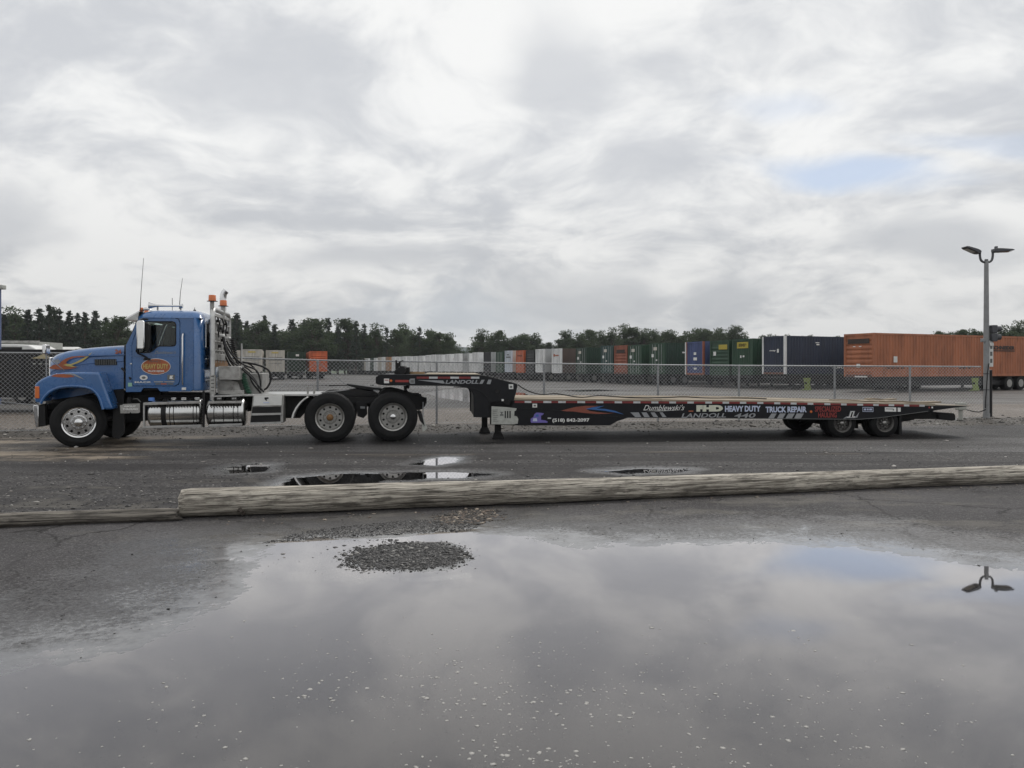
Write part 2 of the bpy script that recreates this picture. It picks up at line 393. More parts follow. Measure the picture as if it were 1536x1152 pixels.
def ground_mat():
    M = bpy.data.materials.new('wet asphalt and gravel'); M.use_nodes = True; g = NT(M.node_tree); b = g.n['Principled BSDF']
    P = g.new('ShaderNodeNewGeometry').outputs['Position']; x, y, z = g.xyz(P)
    P2 = g.cxyz(x, y, 0.0)
    wa = g.new('ShaderNodeAttribute', attribute_name='wet').outputs['Fac']
    big = g.noise(P2, 0.33, 4.0, 0.55); mid = g.noise(P2, 2.4, 4.0, 0.6); fin = g.noise(P2, 38.0, 3.0, 0.7)
    st = g.noise(g.vm('MULTIPLY', P2, (0.18, 1.5, 1)), 1.0, 5.0, 0.6, 0.4)     # tyre-dragged streaks along the road
    def stones(scale, thr):
        vo = g.new('ShaderNodeTexVoronoi'); g.put(vo.inputs['Vector'], P2); vo.inputs['Scale'].default_value = scale
        r = g.xyz(vo.outputs['Color'])[0]
        return vo.outputs['Distance'], g.ramp(r, thr, 1.0), r
    d1, s1, r1 = stones(95.0, 0.72); d2, s2, r2 = stones(42.0, 0.82); d3, s3, r3 = stones(14.0, 0.0)
    # asphalt
    a = g.mix(g.ramp(big, 0.35, 0.65), (0.044, 0.041, 0.043), (0.074, 0.070, 0.072))
    a = g.mix(g.ramp(mid, 0.3, 0.75), a, g.mix(0.5, a, (0.05, 0.048, 0.048)))
    a = g.mix(g.m('MULTIPLY', g.ramp(fin, 0.45, 0.8), 0.5), a, (0.13, 0.127, 0.125))
    a = g.mix(g.m('MULTIPLY', s1, 0.55), a, (0.20, 0.195, 0.19))
    a = g.mix(g.m('MULTIPLY', g.ramp(g.m('SUBTRACT', 1.0, fin), 0.55, 0.8), 0.6), a, (0.022, 0.021, 0.021))
    # damp patches, old stains and hairline cracks
    dmp = g.ramp(g.noise(P2, 0.9, 5.0, 0.62, 0.8), 0.50, 0.66); a = g.mix(g.m('MULTIPLY', dmp, 0.55), a, (0.024, 0.023, 0.023))
    vc = g.new('ShaderNodeTexVoronoi', feature='DISTANCE_TO_EDGE'); g.put(vc.inputs['Vector'], g.vm('ADD', P2, g.vm('MULTIPLY', g.noise(P2, 1.5, 4.0, 0.6, out=1), (0.7, 0.7, 0)))); vc.inputs['Scale'].default_value = 0.45
    crk = g.m('MULTIPLY', g.ramp(vc.outputs['Distance'], 0.012, 0.003), g.ramp(big, 0.45, 0.6)); a = g.mix(g.m('MULTIPLY', crk, 0.7), a, (0.012, 0.011, 0.011))
    # loose grit beyond the log
    sg = g.m('SUBTRACT', g.m('SUBTRACT', y, 9.3), g.m('MULTIPLY', x, 0.245))
    grit = g.m('MULTIPLY', g.ramp(g.m('ADD', sg, g.m('MULTIPLY', g.m('SUBTRACT', mid, 0.5), 1.2)), 0.0, 0.5), 0.8)
    gc = g.mix(g.m('MULTIPLY', s2, 0.5), g.mix(r2, (0.022, 0.021, 0.021), (0.100, 0.095, 0.094)), (0.26, 0.25, 0.235))
    gc = g.mix(g.m('MULTIPLY', g.ramp(st, 0.42, 0.58), 0.75), gc, (0.026, 0.0245, 0.025))
    c = g.mix(grit, a, gc)
    # pale dry silt in front of the log
    silt = g.m('MULTIPLY', g.ramp(g.m('ADD', g.m('MULTIPLY', st, 0.6), g.m('MULTIPLY', mid, 0.4)), 0.50, 0.62), g.ramp(y, 6.6, 7.6))
    c = g.mix(g.m('MULTIPLY', silt, g.m('MULTIPLY', 0.55, g.ramp(y, 12.5, 10.0))), c, (0.15, 0.14, 0.125))
    # tan mud by the tractor's front axle
    mx = g.m('ADD', g.ramp(x, -5.6, -8.6), g.m('MULTIPLY', g.m('SUBTRACT', st, 0.5), 2.2))
    mud = g.m('MULTIPLY', g.ramp(mx, 0.15, 0.75), g.m('MULTIPLY', g.ramp(g.m('ADD', y, g.m('MULTIPLY', mid, 1.6)), 13.7, 14.9), g.ramp(y, 19.5, 18.4)))
    c = g.mix(mud, c, g.mix(g.ramp(g.m('ADD', g.m('MULTIPLY', st, 0.6), g.m('MULTIPLY', mid, 0.4)), 0.40, 0.60), (0.055, 0.047, 0.040), (0.27, 0.228, 0.18)))
    # damp wheel ruts, plus shade under truck and trailer painted into the colour
    rt = g.m('SUBTRACT', y, g.m('ADD', 16.9, g.m('MULTIPLY', x, 0.11))); rut_shade = g.m('MULTIPLY', g.ramp(g.m('ABSOLUTE', g.m('ADD', rt, g.m('MULTIPLY', g.m('SUBTRACT', st, 0.5), 2.4))), 1.5, 0.6), 0.75)
    c = g.mix(g.m('MULTIPLY', rut_shade, g.ramp(x, -7.5, -4.5)), c, (0.016, 0.015, 0.015))
    # bank of dirt along the fence, pale gravel strip, lot
    s = g.m('SUBTRACT', g.m('SUBTRACT', y, 21.24), g.m('MULTIPLY', x, 0.17)); s = g.m('ADD', s, g.m('MULTIPLY', g.m('SUBTRACT', mid, 0.5), 0.9))
    bank = g.m('MULTIPLY', g.ramp(s, -2.6, -1.6), g.ramp(s, 0.5, 0.1))
    c = g.mix(bank, c, g.mix(r2, g.mix(g.ramp(mid, 0.4, 0.7), (0.022, 0.019, 0.017), (0.065, 0.055, 0.046)), (0.11, 0.098, 0.083)))
    strip = g.m('MULTIPLY', g.ramp(s, 0.1, 0.6), g.ramp(g.m('ADD', s, g.m('MULTIPLY', big, 4.0)), 12.5, 10.5))
    tan = g.mix(r3, (0.085, 0.072, 0.062), (0.22, 0.19, 0.163))
    c = g.mix(strip, c, tan)
    lot = g.ramp(g.m('ADD', s, g.m('MULTIPLY', big, 4.0)), 10.5, 12.5)
    st2 = g.noise(g.vm('MULTIPLY', P2, (0.03, 0.16, 1)), 1.0, 5.0, 0.6, 0.3)
    lc = g.mix(g.ramp(st2, 0.35, 0.65), (0.058, 0.055, 0.053), (0.120, 0.113, 0.105)); lc = g.mix(g.m('MULTIPLY', s2, 0.25), lc, (0.20, 0.19, 0.18))
    c = g.mix(lot, c, lc)
    # grassy field past the lot
    c = g.mix(g.ramp(y, 215.0, 240.0), c, (0.05, 0.075, 0.03))
    # soaked ground is darker and shinier
    wn = g.m('ADD', g.m('ADD', wa, g.m('MULTIPLY', g.m('MULTIPLY', dmp, g.ramp(y, 12.0, 8.0)), 0.22)), g.m('ADD', g.m('MULTIPLY', g.m('SUBTRACT', big, 0.5), 0.4), g.m('MULTIPLY', g.m('SUBTRACT', g.noise(P2, 26.0, 4.0, 0.75), 0.52), g.ramp(wa, 1.0, 0.6, 0.3, 1.3))), clamp=True)
    c = g.mix(g.m('MULTIPLY', wa, 0.6), c, g.mix(0.8, c, (0.012, 0.0115, 0.011)))
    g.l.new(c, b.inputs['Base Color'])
    rg = g.ramp(wn, 0.05, 1.0, 0.62, 0.17, smooth=False)
    rg = g.m('ADD', rg, g.m('MULTIPLY', g.m('SUBTRACT', fin, 0.5), 0.14))
    rg = g.m('SUBTRACT', rg, g.m('MULTIPLY', lot, g.ramp(st2, 0.55, 0.72, 0.0, 0.2)))
    g.l.new(g.m('MAXIMUM', rg, 0.07), b.inputs['Roughness'])
    b.inputs['Coat IOR'].default_value = 1.7; g.l.new(g.ramp(wn, 0.62, 1.0, 0.0, 0.75), b.inputs['Coat Weight']); g.l.new(g.ramp(wn, 0.45, 1.0, 0.38, 0.10), b.inputs['Coat Roughness'])
    g.l.new(g.ramp(wn, 0.15, 0.9, 0.05, 0.65, smooth=False), b.inputs['Specular IOR Level'])
    hgt = g.m('ADD', g.m('MULTIPLY', fin, 0.5), g.m('ADD', g.m('MULTIPLY', g.m('SUBTRACT', 1.0, d1), 0.25), g.m('MULTIPLY', g.m('SUBTRACT', 1.0, d2), g.m('MULTIPLY', grit, 0.7))))
    hgt = g.m('ADD', hgt, g.m('MULTIPLY', g.m('SUBTRACT', 1.0, d3), g.m('MULTIPLY', g.m('ADD', strip, bank), 2.0)))
    bp = g.new('ShaderNodeBump'); bp.inputs['Distance'].default_value = 0.012
    g.l.new(g.ramp(wn, 0.2, 1.0, 0.85, 0.10, smooth=False), bp.inputs['Strength'])
    g.l.new(hgt, bp.inputs['Height']); g.l.new(bp.outputs[0], b.inputs['Normal'])
    return M
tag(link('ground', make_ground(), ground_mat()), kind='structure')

# water standing in the hollows: level sheets that reach under the brim
def sheet(name, x0, x1, y0, y1, label):
    me = bpy.data.meshes.new(name); me.from_pydata([(x0,y0,WL),(x1,y0,WL),(x1,y1,WL),(x0,y1,WL)], [], [(0,1,2,3)])
    return tag(link(name, me, WATER), label, kind='structure')
sheet('puddle_water', -7.5, 8.1, 2.4, 8.1, 'broad rain puddle covering the near asphalt, mirroring the clouds')
for p, lb in zip(SMALLP, ('dark puddle behind the thick log, mirroring the tractor wheels', 'small dark puddle left of the wheel-mirroring one', 'small bright puddle beyond the log near the mud flap', 'narrow puddle behind the log below the trailer side')):
    q = np.array(p); sheet('puddle_water', q[:,0].min()-.25, q[:,0].max()+.25, q[:,1].min()-.25, q[:,1].max()+.3, lb)
def flat_puddle(pts, lb, z=0.022):
    q = gpoly(pts); cx_ = sum(p[0] for p in q)/len(q); cy_ = sum(p[1] for p in q)/len(q); out = []
    n = len(q)
    for i in range(n):
        for t in np.linspace(0, 1, 10, endpoint=False):
            X = q[i][0]*(1-t)+q[(i+1)%n][0]*t; Y = q[i][1]*(1-t)+q[(i+1)%n][1]*t
            k = 1+0.10*float(fbm(np.array([X*0.35]), np.array([Y*0.35]), 4, 77)[0]); out.append((cx_+(X-cx_)*k, cy_+(Y-cy_)*k, z))
    me = bpy.data.meshes.new('puddle_water'); me.from_pydata(out, [], [tuple(range(len(out)))])
    tag(link('puddle_water', me, WATER), lb, kind='structure')
flat_puddle([(640,590),(668,585),(720,584),(790,590),(800,602),(740,607),(695,603),(660,597)], 'bright shallow puddle on the lot seen under the trailer neck')
flat_puddle([(560,581.5),(640,580.8),(700,581.3),(640,582.6)], 'thin sheet of water across the lot under the trailer neck')
flat_puddle([(440,578.2),(560,577.4),(640,578),(540,579.2)], 'thin sheet of water on the lot behind the tractor frame')
flat_puddle([(840,586),(900,584.6),(930,586.5),(870,588)], 'thin puddle on the lot beyond the front of the deck')

# ------------------------------------------------------------------ fallen utility-pole logs that edge the lane
def wood_mat(name, c0, c1, c2):
    M = bpy.data.materials.new(name); M.use_nodes = True; g = NT(M.node_tree); b = g.n['Principled BSDF']
    o = g.new('ShaderNodeTexCoord').outputs['Object']
    gr = g.noise(g.vm('MULTIPLY', o, (0.7, 22, 22)), 2.0, 6.0, 0.68, 0.6); gf = g.noise(g.vm('MULTIPLY', o, (1.2, 55, 55)), 2.2, 4.0, 0.7, 0.5); bl = g.noise(g.vm('MULTIPLY', o, (1.6, 6.0, 6.0)), 1.6, 5.0, 0.65)
    c = g.mix(g.ramp(gr, 0.36, 0.62), c0, c1); c = g.mix(g.m('MULTIPLY', g.ramp(gf, 0.55, 0.61), 0.9), c, c2)
    c = g.mix(g.m('MULTIPLY', g.ramp(bl, 0.50, 0.66), 0.7), c, tuple(k*0.5 for k in c0))
    g.l.new(c, b.inputs['Base Color']); b.inputs['Roughness'].default_value = 0.85
    bp = g.new('ShaderNodeBump'); bp.inputs['Strength'].default_value = 0.9; bp.inputs['Distance'].default_value = 0.012
    g.l.new(g.m('SUBTRACT', gr, g.m('MULTIPLY', gf, 0.8)), bp.inputs['Height']); g.l.new(bp.outputs[0], b.inputs['Normal'])
    return M
LOGM = wood_mat('weathered log wood', (0.145, 0.128, 0.105), (0.58, 0.535, 0.46), (0.016, 0.014, 0.012)); LOGD = wood_mat('old dark log wood', (0.06, 0.053, 0.045), (0.27, 0.245, 0.21), (0.012, 0.010, 0.009))
KNOT = pm('knot wood', (0.05, 0.04, 0.032), 0.85, 0, 0.3, 20, bump=0.4)
def log(A, B, r0, r1, label, seed, knots):
    A = Vector((A[0], A[1], 0)); B = Vector((B[0], B[1], 0)); d = B-A; Ln = d.length; ang = math.atan2(d.y, d.x)
    rt = empty('log', (A.x, A.y, 0.004), ang, label=label, cat='log', group='old poles lying along the lane edge')
    n = 60; m = int(Ln/0.07); vs = []; rl = random.Random(int(seed*10)); cks = [(rl.uniform(0, Ln), rl.uniform(.5, 2.4), rl.uniform(PI*.05, PI*1.45)-PI*.2+PI*.5, rl.uniform(.02, .07)) for _ in range(int(Ln*4))]
    for i in range(m+1):
        u = Ln*i/m; r = r0+(r1-r0)*i/m
        bend = 0.020*math.sin(u*0.7+seed)+0.010*math.sin(u*2.1+seed*2)
        for k in range(n):
            a = 2*PI*k/n
            rr = r*(1+0.035*float(vnoise(np.array([u*0.9+seed]), np.array([math.cos(a)*1.3+math.sin(a)*2.1+seed]), 4)[0])+0.030*float(vnoise(np.array([u*0.35]), np.array([a*3.5]), 9)[0]))
            for cu_, cl_, ca_, cd_ in cks:
                if cu_ < u < cu_+cl_:
                    da = abs((a-ca_-.10*math.sin(u*3+cu_)+PI) % (2*PI)-PI)
                    if da < .07: rr *= 1-cd_*math.sin((u-cu_)/cl_*PI)*(1 if da < .05 else .4)
            if i in (0, m): rr *= 0.94
            jag = (0.05*float(vnoise(np.array([a*2.3]), np.array([seed*3.1]), 12)[0])+0.03*math.sin(a+seed)) if i in (0, 1, m-1, m) else 0.0
            vs.append((u+jag, math.cos(a)*rr+bend, max(0.0, r+math.sin(a)*rr*0.99)))
    mb = MB().loft([vs[i*n:(i+1)*n] for i in range(m+1)], cap=True)
    o = mb.build('trunk', LOGM if r0 > .1 else LOGD, rt, 60)
    # object coordinates centred on the pole axis so the grain runs along it
    o.data.transform(Matrix.Translation((0, 0, -r0))); o.location.z = r0
    for (u, a, sz, up) in knots:
        r = r0+(r1-r0)*u/Ln; ca, sa = math.cos(a), math.sin(a)
        p0 = Vector((u, ca*r*0.9, r+sa*r*0.9)); p1 = p0+Vector((up, ca*sz, sa*sz))
        MB().tube([p0, (p0+p1)/2+Vector((0.012, 0, 0)), p1], [sz*0.6, sz*0.42, sz*0.2], 7).build('branch_stub', KNOT, rt)
    return rt
log((-3.54, 8.16), (9.6, 11.25), 0.155, 0.112, 'long thick weathered pole lying across the foreground in front of the truck', 1.0, [(0.62, -2.6, 0.05, 0.02), (0.66, -2.3, 0.035, -0.02), (5.2, -2.7, 0.03, 0.02)])
log((-7.6, 7.10), (-3.50, 8.02), 0.084, 0.068, 'thin weathered pole ending behind the thick one at left', 4.0, [(1.85, 2.0, 0.05, 0.01), (2.15, -2.4, 0.03, 0.02), (2.45, 1.6, 0.04, 0.01)])

# ------------------------------------------------------------------ loose stones, chips, foam
def stone_base():
    bm = bmesh.new(); bmesh.ops.create_icosphere(bm, subdivisions=1, radius=1.0)
    v = np.array([tuple(p.co) for p in bm.verts]); f = np.array([[q.index for q in fc.verts] for fc in bm.faces]); bm.free(); return v, f
SBV, SBF = stone_base()
def scatter(name, pts, sizes, mat, label, flat=0.6, zoff=0.25, zfun=None, cat=None):
    n = len(pts); pts = np.asarray(pts); sizes = np.asarray(sizes)
    base = SBV[None]*(1+RNG.uniform(-0.32, 0.32, (n, len(SBV), 1)))
    sc = np.stack([RNG.uniform(0.7, 1.35, n), RNG.uniform(0.7, 1.35, n), RNG.uniform(0.6, 1.1, n)*flat], -1)
    base = base*sc[:, None, :]; a = RNG.uniform(0, 2*PI, n); ca, sa = np.cos(a)[:, None], np.sin(a)[:, None]
    bx = base[..., 0]*ca-base[..., 1]*sa; by = base[..., 0]*sa+base[..., 1]*ca
    co = np.stack([bx, by, base[..., 2]], -1)*sizes[:, None, None]
    z = zfun(pts[:, 0], pts[:, 1]) if zfun else np.zeros(n)
    co += np.stack([pts[:, 0], pts[:, 1], z+sizes*flat*zoff], -1)[:, None, :]
    co = co.reshape(-1, 3); fs = (SBF[None]+(np.arange(n)*len(SBV))[:, None, None]).reshape(-1, 3)
    me = bpy.data.meshes.new(name); me.vertices.add(len(co)); me.vertices.foreach_set('co', co.astype(np.float32).ravel())
    me.loops.add(fs.size); me.loops.foreach_set('vertex_index', fs.astype(np.int32).ravel()); me.polygons.add(len(fs))
    me.polygons.foreach_set('loop_start', np.arange(0, fs.size, 3, dtype=np.int32)); me.polygons.foreach_set('loop_total', np.full(len(fs), 3, np.int32)); me.update()
    return tag(link(name, me, mat), label, cat, kind='stuff')
def stone_mat(name, cols, rough=0.6):
    M = bpy.data.materials.new(name); M.use_nodes = True; g = NT(M.node_tree); b = g.n['Principled BSDF']
    rnd = g.new('ShaderNodeNewGeometry').outputs['Random Per Island']
    cr = g.new('ShaderNodeValToRGB'); g.l.new(rnd, cr.inputs[0]); cr.color_ramp.interpolation = 'CONSTANT'
    e = cr.color_ramp.elements
    while len(e) < len(cols): e.new(0.5)
    for i, (p, c) in enumerate(cols): e[i].position = p; e[i].color = col4(c)
    g.l.new(cr.outputs[0], b.inputs['Base Color']); b.inputs['Roughness'].default_value = rough; return M
GRAVM = stone_mat('wet dark gravel', [(0, (0.018, 0.0175, 0.0175)), (0.4, (0.045, 0.043, 0.042)), (0.74, (0.09, 0.087, 0.084)), (0.93, (0.24, 0.23, 0.215))], 0.5)
CHIPM = stone_mat('chips and leaves', [(0, (0.04, 0.036, 0.032)), (0.45, (0.10, 0.085, 0.07)), (0.7, (0.15, 0.115, 0.09)), (0.9, (0.30, 0.25, 0.20))], 0.7)
BANKM = stone_mat('bank debris', [(0, (0.03, 0.028, 0.026)), (0.5, (0.075, 0.066, 0.057)), (0.85, (0.16, 0.145, 0.125)), (0.975, (0.5, 0.48, 0.44))], 0.75)
FOAMM = pm('foam flecks', (0.36, 0.35, 0.33), 0.75, 0, 0.1, 30)
def in_poly(pts, poly): return poly_sd(pts[:, 0], pts[:, 1], poly)
def rand_rect(n, x0, x1, y0, y1): return np.stack([RNG.uniform(x0, x1, n), RNG.uniform(y0, y1, n)], -1)
iq = np.array(ISLAND); p = rand_rect(36000, iq[:,0].min()-.6, iq[:,0].max()+.12, iq[:,1].min()-.15, iq[:,1].max()+.1); sd = in_poly(p, ISLAND)+0.05*fbm(p[:,0]*5, p[:,1]*5, 3, 3)
keep = sd < RNG.exponential(0.05, len(p))*np.where(p[:,0] < iq[:,0].min()+.3, 4, 1)-0.10; p = p[keep]
scatter('gravel', p, RNG.lognormal(math.log(0.0036), 0.65, len(p)).clip(0.0015, 0.022), GRAVM, 'oval patch of dark gravel standing out of the broad puddle', zfun=ground_h, cat='gravel')
SPIT = gpoly([(392,815),(430,802),(520,789),(600,781),(690,778),(720,786),(705,795),(620,800),(520,805),(440,811)])
q = np.array(SPIT); p = rand_rect(9000, q[:,0].min(), q[:,0].max(), q[:,1].min(), q[:,1].max()); p = p[in_poly(p, SPIT)+0.06*fbm(p[:,0]*4, p[:,1]*4, 3, 6) < -0.0]
scatter('gravel', p, RNG.lognormal(math.log(0.0045), 0.45, len(p)).clip(0.002, 0.018), GRAVM, 'strip of fine gravel between the log and the bright puddle edge', zfun=ground_h, cat='gravel')
PILE = gpoly([(655,775),(690,766),(745,765),(748,775),(715,786),(670,786)])
q = np.array(PILE); p = rand_rect(1600, q[:,0].min()-.1, q[:,0].max()+.1, q[:,1].min()-.1, q[:,1].max()+.1); p = p[in_poly(p, PILE) < RNG.exponential(0.05, len(p))-.04]
scatter('chip_pile', p, RNG.lognormal(math.log(0.012), 0.4, len(p)).clip(0.004, 0.03), CHIPM, 'small heap of brown chips and stones against the thick log', zfun=ground_h, flat=0.45, cat='chips')
# coarse gravel behind the thin log, thinning to the right
p = rand_rect(40000, -9.5, 9.5, 7.9, 15.5); s_ = p[:,1]-(8.33+0.235*(p[:,0]+3.5))
dens = np.exp(-np.clip(s_-0.2, 0, 9)/np.where(p[:,0] < -2.8, 1.5, 1.1))*np.where(p[:,0] < -3.4, 1.0, 0.30)
keep = (s_ > 0.16) & (RNG.uniform(0, 1, len(p)) < dens+0.035)
for sp in SMALLP: keep &= in_poly(p, sp) > 0.02
p = p[keep]
scatter('gravel', p, RNG.lognormal(math.log(0.0080), 0.5, len(p)).clip(0.003, 0.035), GRAVM, 'loose gravel strewn over the lane behind the logs', zfun=ground_h, cat='gravel')
# grit on near asphalt
p = rand_rect(2600, -6.5, 7, 3.2, 8.6); sdm = in_poly(p, MAINP); p = p[(sdm > 0.03) & (RNG.uniform(0, 1, len(p)) < 0.8)]
scatter('grit', p, RNG.lognormal(math.log(0.0042), 0.4, len(p)).clip(0.002, 0.012), GRAVM, 'fine grit on the near asphalt around the puddle', zfun=ground_h, cat='grit')
# debris on the fence bank
p = rand_rect(30000, -15, 17, 16.8, 27.0); s_ = p[:,1]-21.24-0.17*p[:,0]; p = p[(np.abs(s_+0.9+0.5*fbm(p[:,0], p[:,1], 2, 4)) < RNG.gamma(2.0, 0.5, len(p))*0.9)][:14000]
scatter('bank_debris', p, RNG.lognormal(math.log(0.014), 0.55, len(p)).clip(0.006, 0.08), BANKM, 'stones and clods on the dirt bank along the chain-link fence', zfun=ground_h, flat=0.5, cat='debris')
# foam flecks drifting on the near water
n = 2000; yy = 3.0+(RNG.beta(1.1, 2.6, n))*2.9; xx = RNG.normal(0.15, 1.05, n)*(yy/3.6)
kk = (fbm(xx*1.6, yy*2.4, 3, 61) > RNG.uniform(-.55, .25, n)) & (RNG.uniform(0, 1, n) < np.clip((6.0-yy)/2.2, 0.06, 1)); xx, yy = xx[kk], yy[kk]
p = np.stack([xx, yy], -1); p = p[in_poly(p, MAINP) < -0.25]
scatter('foam_flecks', p, (RNG.lognormal(math.log(0.0042), 0.5, len(p))*(1.25-0.12*(p[:,1]-3))).clip(0.0018, 0.013), FOAMM, 'pale foam flecks floating on the near part of the puddle', flat=0.16, zoff=0.1, zfun=lambda a, b: np.full(len(a), WL), cat='foam')

# leaves and bark crumbs caught along the foot of the log
t = RNG.uniform(0, 1, 420); lx = -3.4+t*12.5; ly = 8.16+(lx+3.54)*0.235-RNG.gamma(1.6, 0.09, 420)-0.14
scatter('leaf_litter', np.stack([lx, ly], -1), RNG.lognormal(math.log(0.010), 0.5, 420).clip(0.004, 0.03), CHIPM, 'bark crumbs and dead leaves along the foot of the thick log', flat=0.25, zfun=ground_h, cat='litter')
p = rand_rect(240, -9, 11, 8.8, 17); p = p[(p[:,1]-8.45-0.235*(p[:,0]+3.5)) > 0.2]
scatter('pale_stones', p, RNG.lognormal(math.log(0.016), 0.45, len(p)).clip(0.006, 0.045), stone_mat('pale stones', [(0, (0.16, 0.15, 0.14)), (0.5, (0.30, 0.285, 0.265)), (0.85, (0.48, 0.46, 0.43))], 0.7), 'scattered pale stones on the lane behind the log', flat=0.5, zfun=ground_h, cat='stones')
DARKRIM = pm('dirty dark rim', (0.11, 0.105, 0.10), 0.5, 0.6, 0.25, 8.0, dirt=0.5, dcol=(0.03, 0.028, 0.025))
# ------------------------------------------------------------------ wheels
def disc_holes(r0, r1, hole_r, hole_c, n, y, depth):
    """annulus with n round hand holes"""
    mb = MB(); K = 16
    for j in range(n):
        a0, a1 = 2*PI*j/n, 2*PI*(j+1)/n; am = (a0+a1)/2; bd = []
        def pt(r, a): return (r*math.cos(a), y, r*math.sin(a))
        for k in range(4): bd.append(pt(r0, a0+(a1-a0)*k/4))
        for k in range(4): bd.append(pt(r0+(r1-r0)*k/4, a1))
        for k in range(4): bd.append(pt(r1, a1+(a0-a1)*k/4))
        for k in range(4): bd.append(pt(r1+(r0-r1)*k/4, a0))
        c = Vector((hole_c*math.cos(am), y, hole_c*math.sin(am))); er = Vector((math.cos(am), 0, math.sin(am))); et = Vector((-math.sin(am), 0, math.cos(am)))
        hp = []
        for p in bd:
            d = Vector(p)-c; q = math.atan2(d.dot(et), d.dot(er)); hp.append(tuple(c+(er*math.cos(q)+et*math.sin(q))*hole_r))
        hb = [(p[0], p[1]+depth, p[2]) for p in hp]
        fs = []
        for k in range(K):
            l = (k+1) % K; fs.append((k, l, K+l, K+k)); fs.append((K+k, K+l, 2*K+l, 2*K+k))
        mb.add(bd+hp+hb, fs)
    return mb
def tyre_mb(R, w, ri, seg=72, lug=0.0, y0=0.0):
    pr = [(ri, .045), (ri+.012, .018), (ri+.05, .004), (R-.13, -.004), (R-.085, -.002), (R-.08, .004), (R-.045, .012), (R-.018, .026), (R-.003, .046), (R, .075),
          (R-.012, w*.33), (R-.012, w*.36), (R, w*.38), (R, w*.62), (R-.012, w*.64), (R-.012, w*.67), (R, w-.075), (R-.003, w-.046), (R-.03, w-.02), (R-.13, w+.002), (ri+.012, w-.018), (ri, w-.045)]
    pr = [(r, h+y0) for r, h in pr]
    def mod(i, k): return 1-(lug/R if (7 <= i <= 9 or 16 <= i <= 17) and k % 2 else 0)
    mb = MB(); mb.lathe(pr, seg, mod=mod if lug else None); mb.f = [f for f in mb.f if len(f) == 4]; return mb
def wheel(parent, u, z, v, R, w, ri, style, rz=0.0, dual=False, cap_mat=None, back=False, name='wheel'):
    """outer face looks to -v"""
    dish = {'drive': 0.115, 'steer': 0.015, 'small': 0.09}[style]
    rim = MB()
    rim.lathe([(ri-.012, .10), (ri-.012, .012), (ri+.012, .0), (ri+.012, .03)][::-1], 48)
    rim.f = [f for f in rim.f if len(f) == 4]
    rim.lathe([(ri-.012, .012), (ri-.03, .03), (ri*.86, dish)], 48); rim.f = [f for f in rim.f if len(f) == 4]
    h = disc_holes(ri*.50, ri*.86, ri*.088, ri*.72, 10 if style != 'small' else 8, dish, .05); rim.add(h.v, h.f)
    hubr = ri*.50
    if style == 'drive': rim.lathe([(0, dish-.02), (hubr*.92, dish-.02), (hubr, dish)], 40)
    elif style == 'steer': rim.lathe([(0, dish-.035), (hubr*.9, dish-.035), (hubr, dish)], 40)
    else: rim.lathe([(0, dish-.015), (hubr*.95, dish-.015), (hubr, dish)], 32)
    rmat = CHROME if style == 'steer' else STEELRIM if style == 'drive' else DARKRIM
    o = rim.build(name, rmat, parent, 40); o.location = (u, v, z); o.rotation_euler = (0, 0, rz)
    MB().lathe([(ri-.014, .15), (0, .152)], 24).build('brake_drum', BLACK, o, 40)
    tyre_mb(R, w, ri, 80, .010 if style == 'drive' else .004).build('tyre', RUBBER, o, 50)
    if dual: tyre_mb(R, w, ri, 48, .008, y0=w+.05).build('tyre', RUBBER, o, 50)
    fy = dish-(.02 if style == 'drive' else .035 if style == 'steer' else .015)
    cm = cap_mat or (CHROME if style != 'small' else STEELRIM)
    cr = {'drive': .072, 'steer': .085, 'small': .058}[style]; cl = {'drive': .095, 'steer': .085, 'small': .075}[style]
    MB().lathe([(0, fy-cl), (cr*.35, fy-cl), (cr*.8, fy-cl*.86), (cr, fy-cl*.6), (cr, fy)], 24).build('hub_cap', cm, o, 45)
    nl = 10 if style != 'small' else 8; lr = hubr*.80
    lm = None
    for k in range(nl):
        a = 2*PI*k/nl+.2
        if lm is None: lm = MB().lathe([(0, -.042), (.011, -.042), (.017, -.03), (.018, 0)], 6).mesh('lug_nut', 30); lm.materials.append(CHROME if style == 'steer' else STEELRIM)
        q = link('lug_nut', lm, None, o); q.location = (lr*math.cos(a), fy, lr*math.sin(a))
    if back: o.rotation_euler = (0, 0, PI)
    return o

# ------------------------------------------------------------------ the blue tractor
K = Frame((-8.70, 15.40), (-3.23, 16.43))
TR = empty('semi_tractor', (K.A.x, K.A.y, 0.012), K.ang, label='blue day-cab semi tractor with chrome wheels parked nose to the left', cat='truck')
def kp(name, pts, v0, v1, mat, v=None, bevel=0.0, parent=None, label=None, holes=(), smooth=35):
    vv = v0 if v is None else v
    return MB().prism(K.P(pts, vv), v0, v1, [K.P(h, vv) for h in holes]).build(name, mat, parent or TR, smooth, bevel, label)
def arc(c, r, a0, a1, n=6, ry=None):
    ry = r if ry is None else ry
    return [(c[0]+r*math.cos(R_(a0+(a1-a0)*i/n)), c[1]-ry*math.sin(R_(a0+(a1-a0)*i/n))) for i in range(n+1)]
WID = 2.46
